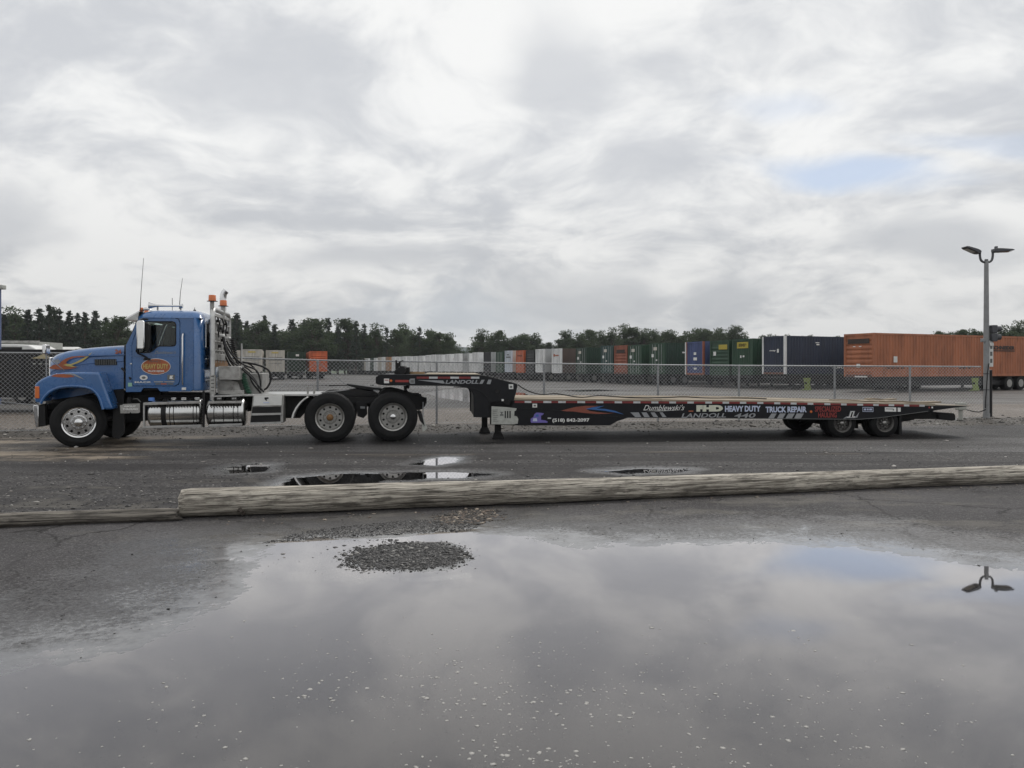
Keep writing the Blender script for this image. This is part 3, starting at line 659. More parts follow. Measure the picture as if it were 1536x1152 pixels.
# fenders
FEN = [(51.5,605),(51.5,579),(53,576),(57,572.5),(62,569.2),(70,565.4),(82,561.6),(97,559.6),(125,559),(147,559.6),(150,562),(153,570),(158,583.5),(164,600),(169.5,615),(154,615.5),(151,607),(148,600.5),(144.5,594.5),(140,589.6),(135,586.3),(128.5,584.2),(118,583),(108,582.6),(97,583),(87,584.6),(79,587.4),(71,592.2),(66,597.3),(62.5,603),(61,606)]
fn = K.P(FEN, -.03)
fen = MB().prism(fn, -.03, .46).build('fender', BLUE, TR, 40, 0.045, seg=3)
MB().prism(fn, WID-.46, WID+.03).build('fender', BLUE, TR, 40, 0.045, seg=3)
lip = K.P([(61.5,606),(64,600),(68,594.5),(74,589),(81,585),(89,582),(98,580.4),(108,580),(118,580.3),(129,581.6),(137,584),(143,588.5),(148,595),(151.5,603),(155,615)], -.03)
MB().tube([(u, -.035, z) for u, z in lip], .030, 8).build('wheel_arch_lip', BLUE, fen)
kp('turn_signal', [(52,598.5),(52,580.5),(58.6,580.5),(58.8,598.5)], -.05, .02, AMBER, v=-.05, bevel=.01)
kp('step_pad', [(58,608),(58,604.5),(68.4,602.6),(68.6,606)], -.04, .3, DULLALU)
# hood
hood_st = [(70.5,537,600,.58),(76,533,600,.52),(83,530.4,600,.47),(94,527.6,598,.44),(110,525,596,.42),(130,522.6,592,.41),(152,520.8,588,.40),(172,519.4,585,.39),(186.5,518.8,584,.38)]
rings = []
for px, yt, yb, v0 in hood_st:
    u, zt = K.L(px, yt, .42); zb = K.L(px, yb, .42)[1]; w = WID/2
    half = [(v0, zb), (v0, zt-.34), (v0-.012, zt-.33), (v0-.006, zt-.24), (v0+.012, zt-.15), (v0+.05, zt-.07), (v0+.13, zt-.015), (v0+.28, zt+.005), (w, zt+.015)]
    full = half+[(2*w-a, b) for a, b in half[-2::-1]]
    rings.append([(u, a, b) for a, b in full])
hood = MB().loft(rings).build('hood', BLUE, TR, 32)
kp('hood_vent', [(142,548.6),(141.4,539.8),(175,539.2),(175.4,548.2)], .375, .44, BLACK, v=.375, parent=hood, bevel=.01)
for i in range(12):
    x = 143.5+i*2.65
    kp('vent_louver', [(x,548),(x,540.2),(x+.9,540.2),(x+.9,548)], .360, .385, BLUE if i % 3 == 9 else GREYDEC, v=.36, parent=hood)
def decal(fr, root, name, pts, v, mat, th=.004, label=None):
    return MB().prism(fr.P(pts, v), v, v+th).build(name, mat, root, None, 0, label)
decal(K, hood, 'flame_decal', [(73,553),(80,548),(88,547),(92,543),(99,538.5),(108,535.6),(120,534.8),(135,535.2),(122,536.6),(112,537.2),(104,540),(99,544.2),(101,547.5),(108,550.2),(116,552),(104,554.6),(90,555),(79,554.6)], .384, ORANGEP)
decal(K, hood, 'streak_decal', [(94.5,548.3),(101,546.6),(106,547),(115,543.4),(126,537.6),(138,529.2),(133,535.8),(124,542.4),(115,546.2),(107,548.6),(112,550.4),(118,550.6),(108,551.2),(100,550)], .374, YELLOW)
decal(K, hood, 'flower_decal', [(79,539.5),(83,542),(82,538),(85,541),(87,537.6),(88,541.5),(92,539.6),(89,543.4),(91,545.5),(87,545),(85.5,548),(84.5,544.6),(80,543)], .376, SILVERP)
u0, z0 = K.L(172.5, 531.5, .368); u1, z1 = K.L(182, 525, .368)
lettering('fleet_number', '24', ORANGEP, hood, u0, u1, z0, z1, .366, bold=.05)
decal(K, fen, 'flame_decal', [(76,565.2),(83,562.2),(96,561.6),(106,563),(112,566),(100,567.4),(86,566.6)], -.034, ORANGEP)
decal(K, fen, 'streak_decal', [(96,562),(104,560.8),(112,562),(120,566),(126,570),(118,567),(110,563.8),(102,562.6)], -.038, SILVERP)
kp('hood_crease', [(128,535.2),(128,533.6),(187,532.4),(187,533.8)], .362, .40, BLUE, parent=hood)
# grille, headlamps, bumper at the nose
ug, zg = K.L(70.5, 540, .5)
box_obj('grille', CHROME, TR, ug-.03, ug+.02, .66, WID-.66, .95, zg+.05, .02)
for i in range(9): box_obj('grille_bar', BLACK, TR, ug-.045, ug-.03, .72+i*.125, .76+i*.125, 1.0, zg)
for v in (.06, WID-.36):
    uh, zh = K.L(52, 590, 0); box_obj('headlight', pm('headlight lens', (.7,.72,.72), .08, 0, .05, 8, coat=.6), TR, uh-.035, uh+.05, v, v+.30, zh-.16, zh+.10, .03)
kp('bumper', [(49.2,611),(50,608.8),(57.5,608.6),(58,641.5),(53.2,642.5),(50.6,628)], -.02, WID+.02, CHROME, bevel=.012)
kp('bumper_bracket', [(57.5,609),(67,606.5),(68.4,639.5),(58,641)], .0, .12, BLACK, v=0)
# fender mirror on struts
um, zm = K.L(69, 520, .02)
MB().tube([K.p3(68.8,517,.02), K.p3(69.5,545,.02), K.p3(70,579,-.01)], .011, 6).build('mirror_post', GALV, fen)
MB().tube([K.p3(69.4,535.5,.02), K.p3(96.5,556.8,.30)], .008, 6).build('mirror_strut', GALV, fen)
MB().box(um-.05, um+.03, -.06, .16, K.L(69,532,0)[1], zm+.03).build('hood_mirror', CHROME, fen, 40, .02)
# cab: side with door opening, door, pillars, rear wall, roof
CV = .22
CABO = [(188.6,589),(188.6,519),(190.5,516),(199,498),(206.6,480.5),(209,476.6),(284,476.4),(290.4,477.5),(290.6,585.6),(286,588),(240,588),(236,583),(215,583),(211,589)]
DOORO = [(198.4,577),(198.4,519),(201,509),(206,496),(211.5,482.5),(214,479.2),(219,478.3),(262,478.3),(267.5,480),(269.6,485),(269.6,571),(267.6,577),(262,579.6),(201,579.6)]
WINO = [(204.5,528),(206,519),(210,503),(214.4,488),(217,484.4),(221,483.4),(259,483.4),(262.6,484.8),(263.8,488),(263.8,516),(262.6,518.8),(259.6,519.8),(240,519.8),(236.4,521),(229,527),(225,529.4),(206,530)]
def grow(pts, d):
    c = (sum(p[0] for p in pts)/len(pts), sum(p[1] for p in pts)/len(pts)); return [(p[0]+d*(1 if p[0] > c[0] else -1), p[1]+d*(1 if p[1] > c[1] else -1)) for p in pts]
for v0, v1, far in ((CV, CV+.05, 0), (WID-CV-.05, WID-CV, 1)):
    o_, d_, w_ = K.P(CABO, CV), K.P(grow(DOORO, .55), CV), K.P(WINO, CV)
    cs = MB().prism(o_, v0, v1, [d_]).build('cab_side', BLUE, TR, 35, .006)
    dv0, dv1 = (v0-.012, v1-.02) if not far else (v0+.02, v1+.012)
    dr = MB().prism(K.P(DOORO, CV), dv0, dv1, [w_]).build('door', BLUE, TR, 35, .006)
    MB().prism(w_, (dv0+dv1)/2-.003, (dv0+dv1)/2+.003).build('side_window', GLASS, dr, None)
    if not far:
        door = dr
        rim_ = [(u, dv0-.004, z) for u, z in w_]; MB().tube(rim_+rim_[:1], .012, 6, cap=False).build('window_seal', BLACK, dr)
        MB().tube([K.p3(274.6,500.5,CV-.01), K.p3(274.4,502,CV-.07), K.p3(273.6,506,CV-.085), K.p3(273.6,573,CV-.085), K.p3(274,577,CV-.07), K.p3(274.2,578.4,CV-.01)], .017, 8).build('grab_handle', CHROME, TR, 45)
        kp('marker_light', [(272.5,586),(272.5,582.2),(278.8,582.2),(278.8,586)], CV-.02, CV+.01, WHITE, v=CV-.02, bevel=.004)
        kp('door_crease', [(198.8,535.4),(198.8,534),(269.4,533.6),(269.4,535)], CV-.020, CV, BLUE, v=CV-.02, parent=dr)
        kp('door_latch', [(194.5,547),(197,545),(197.6,547)], CV-.01, CV+.01, CHROME, v=CV-.01)
vD = CV-.018
def klet(name, st, mat, x0, y0, x1, y1, v=vD, root=None, **kw):
    u0, z0 = K.L(x0, y0, v); u1, z1 = K.L(x1, y1, v); return lettering(name, st, mat, root or door, u0, u1, z0, z1, v, **kw)
klet('script_lettering', "Dumblewski's", SILVERP, 232, 531.6, 265, 527.2, shear=.5, v=vD-.004)
ov = [(x, y) for x, y in arc((233.8,550.7), 22.2, 0, 345, 23, 12.2)]
decal(K, door, 'oval_decal', ov, vD-.002, WHITE, .003); decal(K, door, 'oval_decal', [(233.8+(x-233.8)*.965, 550.7+(y-550.7)*.94) for x, y in ov], vD-.006, ORANGEP, .004)
klet('oval_lettering', "FRANK'S", GREYDEC, 224, 544.4, 241, 541, v=vD-.009)
klet('oval_lettering', 'HEAVY DUTY', YELLOW, 214.5, 554, 252.5, 546.6, v=vD-.009, bold=.03)
klet('oval_lettering', 'TRUCK REPAIR', WHITE, 221.5, 559, 246.5, 556.2, v=vD-.009, bold=.02)
decal(K, door, 'round_sticker', arc((215.5,567.2), 6, 0, 340, 17, 3.8), vD-.002, WHITE); decal(K, door, 'round_sticker', arc((215.5,567.4), 3, 0, 330, 11, 1.8), vD-.005, GREYDEC)
klet('maker_lettering', 'MACK', WHITE, 202, 575.4, 227, 572.8, v=vD-.003, bold=.02)
for x0, x1, y, m_ in ((231,244.6,573.4,SILVERP),(246.6,261.4,573.4,SILVERP),(233,240,576.6,GREYDEC),(241,250,576.6,ORANGEP),(251.4,260,576.6,GREYDEC)):
    decal(K, door, 'number_line', [(x0,y+1),(x0,y-.8),(x1,y-.8),(x1,y+1)], vD-.003, m_)
decal(K, door, 'square_sticker', [(251,570.8),(251,563),(262,563),(262,570.8)], vD-.002, GREYDEC)
decal(K, door, 'square_sticker', [(254,569.2),(255,564.4),(260,564),(258,567),(260,569.2)], vD-.005, WHITE)
kp('green_sticker', [(192,580.6),(192,575),(198,575),(198,580.6)], CV-.008, CV-.002, pm('green sticker', (.28,.5,.38), .5), v=CV-.008)
# dark gap and hinge strap between hood and cab
kp('cowl_seal', [(186.4,583),(186.4,519.5),(190,518),(190,583)], .40, 2.06, BLACK)
MB().tube([K.p3(182.5,553,.34), K.p3(190,560,.30), K.p3(196,569.5,.21)], .022, 6).build('hood_strap', BLACK, TR)
# rear wall with rounded corners, rear window
ur = K.L(296.5, 530, CV)[0]; zr0 = K.L(290, 587, CV)[1]; zr1 = K.L(290, 476.5, CV)[1]; rc = .17
ub = K.L(290.5, 530, CV)[0]
pl = [(ub, CV)]+[(ub+rc*math.sin(R_(a)), CV+rc*(1-math.cos(R_(a)))) for a in range(10, 91, 10)]
pl = pl+[(u, WID-v) for u, v in pl[::-1]]; n = len(pl)
rings = [[(u, v, z) for u, v in pl] for z in (zr0, zr0+.02, zr1)]
rw = MB().loft(rings, cap=False, closed=False).build('rear_wall', BLUE, TR, 60)
sm_ = rw.modifiers.new('th', 'SOLIDIFY'); sm_.thickness = .04; sm_.offset = 0
um_ = ub+rc
box_obj('rear_window', DGLASS, rw, um_+.021, um_+.03, .75, WID-.75, K.L(300,520,1)[1], K.L(300,484,1)[1]+.05)
for v in (.52, WID-.55):
    box_obj('corner_window', BLACK, rw, um_+.021, um_+.04, v-.16, v+.19, K.L(300,519,.5)[1], K.L(300,486,.5)[1], .01)
    MB().tube([(um_+.045, v-.17, K.L(300,521,.5)[1]), (um_+.045, v-.17, K.L(300,484.5,.5)[1]), (um_+.045, v+.2, K.L(300,484.5,.5)[1]), (um_+.045, v+.2, K.L(300,521,.5)[1]), (um_+.045, v-.17, K.L(300,521,.5)[1])], .014, 6).build('window_trim', CHROME, rw)
for y in (539, 571): MB().tube([(um_+.03, .45, K.L(300,y,.5)[1]), (um_+.03, WID-.45, K.L(300,y,.5)[1])], .010, 6).build('rear_trim_bar', CHROME, rw)
MB().tube([K.p3(307,586,.62), K.p3(307,547,.62), K.p3(313,546.5,.8)], .017, 8).build('rear_grab_handle', CHROME, TR)
# roof dome
uF, zgut = K.L(206.5, 477.2, CV); uB = ub+rc; hr = K.L(240, 464.7, CV+.2)[1]-zgut
N, Mv = 26, 22; rv = []
for i in range(N+1):
    b = -1+2*i/N
    for j in range(Mv+1):
        a = -1+2*j/Mv
        aa = math.copysign(abs(a)**.75, a); bb = math.copysign(abs(b)**.75, b)
        z = zgut+hr*max(0, (1-abs(aa)**5)*(1-abs(bb)**(7 if bb > 0 else 5)))**.5*(1.0-.0*b)
        rv.append((uF+(uB-uF)*(bb+1)/2, CV-.012+(WID-2*CV+.024)*(aa+1)/2, z))
rf = MB().add(rv, [(i*(Mv+1)+j, (i+1)*(Mv+1)+j, (i+1)*(Mv+1)+j+1, i*(Mv+1)+j+1) for i in range(N) for j in range(Mv)])
roof = rf.build('roof', BLUE, TR, 50)
MB().box(uF, uB-.02, CV+.01, WID-CV-.01, zgut-.03, zgut+.004).build('roof_liner', SEATM, TR, None)
# windscreen, pillars, visor
wb, wt = K.L(188.5, 517.5, CV), K.L(206, 481, CV)
MB().add([(wb[0], CV+.03, wb[1]), (wb[0]-.30, WID/2, wb[1]), (wb[0], WID-CV-.03, wb[1]), (wt[0], WID-CV-.05, wt[1]), (wt[0]-.20, WID/2, wt[1]), (wt[0], CV+.05, wt[1])], [(0,1,4,5),(1,2,3,4)]).build('windscreen', GLASS, TR, 60)
for v in (CV+.03, WID-CV-.03): MB().tube([(wb[0]+.01, v, wb[1]-.02), (wt[0]+.01, v, wt[1]+.02)], .016, 8).build('windscreen_pillar', BLACK, TR)
va, vb, vc = K.L(186.4,479,CV), K.L(208.6,467,CV), K.L(206.6,481.5,CV)
MB().loft([[(va[0]-k, v, va[1]), (vb[0]-k*.2, v, vb[1]), (vb[0]+.02, v, vb[1]-.012), (va[0]-k+.03, v, va[1]-.014)] for v, k in ((CV+.0, 0), (CV+.35, .06), (WID/2, .10), (WID-CV-.35, .06), (WID-CV, 0))]).build('sun_visor', CHROME, TR, 30)
MB().add([(va[0], CV+.002, va[1]), (vb[0], CV+.002, vb[1]-.01), (vc[0], CV+.002, vc[1])], [(0,1,2)]).build('visor_bracket', ALU, TR, None)
for v in (.5, .86, WID/2, WID-.86, WID-.5):
    MB().lathe([(0,.06),(.03,.055),(.05,.02),(.055,0)], 12, (K.L(211,467,.5)[0]+.02, v, K.L(211,467.5,.5)[1]-.01), 'Z').build('cab_marker_light', AMBER, roof)
kp('cab_light_body', [(213.6,466.6),(214.4,462),(219,461.6),(227.6,465.6)], CV+.12, CV+.24, CHROME, bevel=.02)
kp('cab_light_lens', [(209,467),(209.2,462.6),(213.4,461.4),(214,466.8)], CV+.12, CV+.24, AMBER, bevel=.02)
# air horns, antennas
hz_ = K.L(250, 459.6, .6)[1]; hu0, hu1 = K.L(223.5,460,.6)[0], K.L(274,460,.6)[0]
MB().lathe([(.078,0),(.07,.02),(.045,.08),(.028,.16),(.022,.3),(.020,hu1-hu0-.06),(.045,hu1-hu0-.05),(.05,hu1-hu0)], 16, (hu0, .6, hz_), 'X').build('air_horn', CHROME, TR, 50)
for x in (236.5, 271): MB().tube([K.p3(x,466,.6), K.p3(x,460,.6)], .018, 6).build('horn_bracket', GALV, TR)
MB().tube([K.p3(210,470,CV+.02), K.p3(211.5,440,CV+.02), K.p3(215.4,388,CV+.02)], [.009,.006,.004], 6).build('whip_antenna', BLACK, TR)
MB().tube([K.p3(269,464,1.2), K.p3(270.6,440,1.2), K.p3(273.8,418,1.2)], [.009,.006,.004], 6).build('whip_antenna', BLACK, TR)
MB().tube([K.p3(258.5,466,1.0), K.p3(258.4,448,1.0)], .006, 6).build('short_antenna', BLACK, TR)
MB().lathe([(.03,0),(.03,.03),(.006,.05),(.005,.09)], 10, K.p3(292,468,1.3), 'Z').build('roof_aerial', BLACK, roof)
# door mirror
kp('door_mirror', [(204.4,524.6),(204.2,484.5),(206,481.6),(214,481.2),(216.4,484),(216.6,523),(214,525)], CV-.30, CV-.16, CHROME, v=CV-.30, bevel=.03)
kp('mirror_housing', [(215.6,526),(215.6,486),(220,484),(224.6,488),(225.6,522),(222,529)], CV-.24, CV-.12, BLACK, v=CV-.24, bevel=.02)
MB().tube([K.p3(208,525,CV-.2), K.p3(207,531,CV-.12), K.p3(214,534,CV-.08), K.p3(221,538,CV-.02)], .017, 8).build('mirror_arm', BLACK, TR)
MB().tube([K.p3(209,482,CV-.22), K.p3(213,479.6,CV-.1), K.p3(222,480,CV-.02)], .014, 8).build('mirror_arm', BLACK, TR)
kp('mirror_foot', [(214.5,541),(215.5,537.5),(225,538),(226,541)], CV-.05, CV-.012, BLACK, v=CV-.05, bevel=.01)
# cab inside: seats, wheel, dash, floor
for v in (.52, 1.42):
    st_ = MB().prism(K.P([(240,545),(242,522),(246,500),(250,491),(256,490),(258,496),(254,520),(253,545)], .5), v, v+.5).build('seat', SEATM, TR, 40, .05)
    MB().prism(K.P([(228,545),(229,534),(252,534),(252,545)], .5), v, v+.5).build('seat_cushion', SEATM, st_, 40, .05)
us_, zs_ = K.L(222, 522, .7); sw = MB(); sw.tube([(us_+.10*math.cos(a)*.4, .75+.22*math.sin(a), zs_+.2*math.cos(a)) for a in np.linspace(0, 2*PI, 25)], .016, 6); sw.tube([(us_, .75, zs_), (us_-.25, .75, zs_-.2)], .03, 6)
sw.build('steering_wheel', BLACK, TR)
kp('dashboard', [(189,560),(189,522),(200,521),(210,527),(212,560)], CV+.06, WID-CV-.06, SEATM, v=CV)
kp('cab_floor', [(189,586),(189,578),(290,578),(290,586)], CV+.055, WID-CV-.055, BLACK, v=CV)
# chassis: rails, engine mass, cross pieces, axles
u_a, u_b = K.L(60,600,.8)[0], K.L(632,600,.8)[0]
for v in (.82, 1.56): box_obj('frame_rail', BLACK, TR, u_a, u_b, v, v+.09, .72, .995)
kp('engine_block', [(168,640),(168,588),(240,586),(240,630),(200,634)], .86, 1.54, BLACK, v=.82)
kp('transmission', [(240,628),(240,590),(440,592),(440,612),(330,622)], .95, 1.50, BLACK, v=.82)
kp('inner_arch', [(62,606),(64,590),(80,572),(140,572),(160,592),(170,612),(186,612),(186,586),(150,562),(80,562),(56,575)], .44, .50, BLACK, v=.44)
kp('front_mud_flap', [(168,656),(170,606),(187,606),(186,650),(178,660)], .30, .36, BLACK, v=.30)
# deck plate behind the cab
kp('deck_plate', [(362,595.4),(362,592.6),(482,591.6),(482,594.4)], .30, 2.16, ALU, v=.30, bevel=.004)
kp('catwalk_plate', [(318,596.6),(318,594.4),(364,592.6),(364,595)], .10, .52, ALU, v=.10)
kp('frame_side', [(426,628),(426,595.6),(470,595),(470,606),(450,628)], .62, .72, BLACK, v=.62)
kp('frame_side', [(466,606),(466,595),(640,597),(640,606)], .62, .80, BLACK, v=.62)
# wheels
Rw = .515
wh_f = wheel(TR, *(lambda q: (q[0], Rw-.02, .02))(K.L(119, 634, .05)), Rw, .29, .295, 'steer', rz=R_(17))
wheel(TR, K.L(119,634,.05)[0], Rw-.02, WID-.02, Rw, .29, .295, 'steer', rz=PI+R_(17))
for px, cap in ((494.7, RUST), (589.6, CHROME)):
    u = K.L(px, 627, 0)[0]
    wheel(TR, u, .532, 0, .535, .265, .292, 'drive', dual=True, cap_mat=cap)
    wheel(TR, u, .532, WID, .535, .265, .292, 'drive', dual=True, cap_mat=cap, back=True)
    MB().tube([(u, .3, .532), (u, WID-.3, .532)], .11, 12).build('axle', BLACK, TR)
    MB().lathe([(0,-.25),(.2,-.2),(.27,0),(.2,.2),(0,.25)], 16, (u, WID/2, .545)).build('differential', BLACK, TR)
MB().tube([(K.L(119,634,.05)[0], .3, Rw-.05), (K.L(119,634,.05)[0], WID-.3, Rw-.05)], .07, 10).build('axle', BLACK, TR)
kp('suspension_block', [(536,625),(534,604),(550,604),(551,622),(545,628)], .55, .7, BLACK, v=.55)
kp('suspension_plate', [(540.5,613.5),(540.5,610.4),(547.5,610.8),(547.5,613.8)], .50, .54, GALV, v=.50)
kp('rear_spring', [(508,640),(510,610),(536,604),(538,612),(522,640)], .66, .8, BLACK, v=.66)
# fifth wheel, ramps, tail
kp('fifth_wheel', [(519,578.4),(521,576.4),(572,583.2),(575,586.4),(560,587),(534,583)], .78, 1.68, BLACK, v=.78, bevel=.01)
kp('fifth_wheel_jaw', [(560,587.5),(560,585.6),(568,585.8),(568,588)], .70, .76, GALV, v=.7)
MB().tube([K.p3(493.5,579.4,.9), K.p3(520,578.6,.9)], .012, 6).build('release_handle', BLACK, TR)
kp('slider_base', [(476,594.6),(478,590.8),(520,586.4),(536,584),(562,589),(572,594.6)], .74, 1.72, BLACK, v=.74)
kp('chassis_tail', [(566,597),(572,587),(578,583.8),(590,583.4),(600,585.6),(638,597),(638.6,608.4),(634,614),(627,616.6),(610,604)], .60, .76, BLACK, v=.60, bevel=.01)
kp('chassis_tail', [(566,597),(572,587),(578,583.8),(590,583.4),(600,585.6),(638,597),(638.6,608.4),(634,614),(627,616.6),(610,604)], WID-.76, WID-.60, BLACK, v=.60)
kp('rear_crossmember', [(630,612),(630,596),(637,598),(637,608)], .60, WID-.60, BLACK, v=.60)
kp('mud_flap', [(627.5,619),(632,618),(637,640),(632,634)], .02, .56, BLACK, v=.05)
kp('mud_flap_tip', [(632.4,631),(635,627),(641.4,643.6),(634,649)], .03, .05, GREYP, v=.03)
MB().tube([K.p3(634.6,604,.3), K.p3(634.4,628,.06)], .013, 6).build('flap_hanger', GALV, TR)
# quarter fender ahead of the drive wheels
qf = K.P([(437,627.6),(439.4,619.6),(443.4,611.8),(449,604.6),(455,599),(459.4,596.4)], .02)
ro = []
for i, (u, z) in enumerate(qf): ro.append([(u, .02, z), (u, .60, z), (u+.03, .60, z-.012), (u+.03, .02, z-.012)])
MB().loft(ro).build('quarter_fender', WHITEP, TR, 40)
for x, yt in ((461.5,581), (471,578.5)): MB().tube([K.p3(x,596,.35), K.p3(x+.8,yt,.35)], .022, 8).build('fender_post', DULLALU, TR)
# fuel and air tanks with straps and steps
zt = K.L(290, 619.5, .30)[1]; rt_ = .297; vt = .32
def tank(x0, x1, mat, name, r=rt_):
    a, b = K.L(x0, 619, .10)[0], K.L(x1, 619, .10)[0]
    return MB().lathe([(0,0),(r*.5,.006),(r*.86,.02),(r*.97,.045),(r,.08),(r,b-a-.08),(r*.97,b-a-.045),(r*.86,b-a-.02),(r*.5,b-a-.006),(0,b-a)], 40, (a, vt, zt), 'X').build(name, mat, TR, 40)
TANK = pm('polished tank', (.62,.62,.61), .22, 1.0, .10, 2.0, rvar=.14, dirt=.15, dcol=(.2,.19,.18), stretch=(.3,1,1))
t1 = tank(220, 303, TANK, 'fuel_tank'); t2 = tank(308, 368, TANK, 'fuel_tank')
def strap(x, w, mat, par, r=rt_+.006):
    a, b = K.L(x, 619, .05)[0], K.L(x+w, 619, .05)[0]
    MB().lathe([(r-.004,0),(r,0),(r,b-a),(r-.004,b-a)], 40, (a, vt, zt), 'X').build('tank_strap', mat, par, 40)
for x in (254, 260, 289.6, 294.6): strap(x, 1.0, BLACK, t1)
strap(241.5, 7.5, BLACK, t1)
for x in (320.6, 334.6, 349.6, 356.6): strap(x, 1.0, BLACK, t2)
a, b = K.L(229.6, 600, vt), K.L(231,600,vt)
MB().lathe([(0,.07),(.055,.07),(.06,.05),(.06,0)], 16, (a[0], vt-.12, zt+rt_-.045), 'Z').build('fuel_cap', pm('blue cap', (.08,.2,.55), .4), t1)
for x in (262, 277, 297, 330, 352): box_obj('tank_fitting', CHROME, t1, K.L(x,600,vt)[0]-.05, K.L(x,600,vt)[0]+.05, vt-.1, vt, zt+rt_-.02, zt+rt_+.02, .01)
kp('side_step', [(215,608.8),(215,604.8),(302,602.6),(302,606)], .0, .10, DULLALU, v=0, bevel=.004)
kp('side_step', [(312,606.4),(312,603),(362,602.4),(362,605.8)], .0, .10, DULLALU, v=0, bevel=.004)
kp('step_rail', [(214.6,643.4),(214.6,640.2),(301.8,637.8),(301.8,641)], .0, .08, ALU, v=0, bevel=.004)
kp('step_rail', [(313.6,641),(313.6,637.6),(362.6,636),(362.6,639.2)], .0, .08, ALU, v=0, bevel=.004)
kp('step_end_bar', [(214.4,641),(214.4,606),(216.8,606),(216.8,641)], .01, .06, ALU, v=0)
for x0, x1 in ((220,241), (249,301), (315,361)):
    for i in range(int((x1-x0)/2.2)):
        if i % 2 == 0: kp('step_tread', [(x0+i*2.2,611.2),(x0+i*2.2,609.4),(x0+i*2.2+1.6,609.4),(x0+i*2.2+1.6,611.2)], .012, .03, BLACK, v=.01)
kp('stand_pipe', [(303.4,642),(303.4,587),(306.4,587),(306.4,642)], .0, .07, BLACK, v=0, bevel=.01)
# cut lettered plate in front of the tank
plt = kp('lettered_plate', [(180.6,620.8),(180,608.6),(184,608.4),(184,607),(209.6,606),(209.8,619.6),(208,619.8),(208,620.4),(197,620.8),(195.4,618.4),(194,620.8)], .06, .08, DULLALU, v=.06)
klet('plate_lettering', 'ABOUT', WHITE, 185.6, 611.6, 204, 609, v=.054, root=plt, bold=.05)
klet('plate_lettering', 'THROUGH', WHITE, 184, 616, 207, 613, v=.054, root=plt, bold=.05)
kp('bracket', [(190,606),(191,597),(196,597),(196,606)], .2, .3, BLACK, v=.2)
MB().tube([K.p3(199,599.6,.3), K.p3(206,599,.3), K.p3(211,604,.3)], .012, 6).build('air_line', GREYDEC, TR)
# aluminium step box
sb = kp('step_box', [(374.6,637),(379.6,594.4),(424.8,593.2),(425,635)], .08, .62, DULLALU, v=.08, bevel=.008)
kp('box_lid', [(379.4,609.6),(381.2,595.2),(422.8,594.2),(422.6,609)], .055, .08, WHITEP, v=.055, bevel=.004, parent=sb)
kp('step_recess', [(377.6,620.6),(378.6,611.4),(421.4,610.8),(421.4,619.8)], .072, .10, BLACK, v=.072, parent=sb); kp('step_recess', [(375.8,634.4),(376.8,624.4),(420.6,623.4),(420.6,633)], .072, .10, BLACK, v=.072, parent=sb)
kp('step_edge', [(376.6,624),(376.8,621),(422,620.2),(422,623)], .04, .10, ALU, v=.04, parent=sb); kp('step_edge', [(374.6,638.2),(374.8,635),(421.6,633.4),(421.6,636.4)], .04, .10, ALU, v=.04, parent=sb)
kp('box_sticker', [(395,605.6),(395,604),(404,603.8),(404,605.4)], .050, .054, LBLUE, v=.05, parent=sb); kp('box_sticker', [(396.6,599.4),(397,597),(402.6,596.8),(402.8,599),(400,599.6),(400.4,602),(399.2,602)], .050, .054, BLACK, v=.05, parent=sb)
# headache rack
RV0, RV1 = .26, 2.2
ux = K.L(318.6, 530, RV0)[0]; zb_ = .93; ztp = K.L(318.6, 464, RV0)[1]
path = [(ux, RV0, zb_), (ux, RV0, ztp-.18)]+[(ux, RV0+.18*(1-math.cos(R_(a))), ztp-.18+.18*math.sin(R_(a))) for a in range(15, 91, 15)]
path = path+[(p[0], RV0+RV1-p[1], p[2]) for p in path[::-1]]
rack = MB().tube(path, .052, 12).build('headache_rack', ALU, TR, 50)
RK = lambda y: K.L(318.6, y, RV0)[1]
for y0, y1 in ((469.5,474.5), (483,485.5), (497,500.5), (511,513.6), (525,527), (531,541)):
    box_obj('rack_bar', DULLALU, rack, ux-.03, ux+.03, RV0+.03, RV1-.03, RK(y1), RK(y0), .008)
for v in (.55, .85, 1.2, 1.55, 1.9): box_obj('rack_upright', DULLALU, rack, ux-.018, ux+.018, v, v+.05, RK(545), RK(469), .006)
box_obj('rack_sheet', DULLALU, rack, ux-.012, ux+.0, RV0+.04, RV1-.04, RK(531), RK(500))
box_obj('rack_sheet', RUST, rack, ux-.02, ux+.012, RV0+.04, RV1-.2, RK(551), RK(541.2))
for v, y in ((.62, 501), (1.35, 503)): box_obj('work_light', WHITEP, rack, ux+.04, ux+.16, v, v+.20, RK(y+4), RK(y-.5), .02)
for v, y in ((.5,479), (.8,489), (1.1,492), (1.4,480), (1.0,507), (.7,517), (1.6,493)): box_obj('rack_clamp', BLACK, rack, ux+.03, ux+.09, v, v+.10, RK(y+4.5), RK(y), .01)
for v in (.45, .95, 1.3): MB().tube([(ux+.07, v, RK(476)), (ux+.09, v+.12, RK(484)), (ux+.07, v+.05, RK(495)), (ux+.06, v+.2, RK(505))], .016, 6).build('rack_chain', BLACK, rack)
for i in range(5): kp('post_slot', [(316.6,566+i*5.4),(316.6,565+i*5.4),(320.8,565+i*5.4),(320.8,566+i*5.4)], RV0-.056, RV0-.05, BLACK, v=RV0-.056, parent=rack)
kp('rack_foot', [(314.6,592.6),(314.6,563.4),(322.4,563.4),(322.4,592.6)], RV0-.05, RV0+.06, DULLALU, v=RV0-.05, parent=rack)
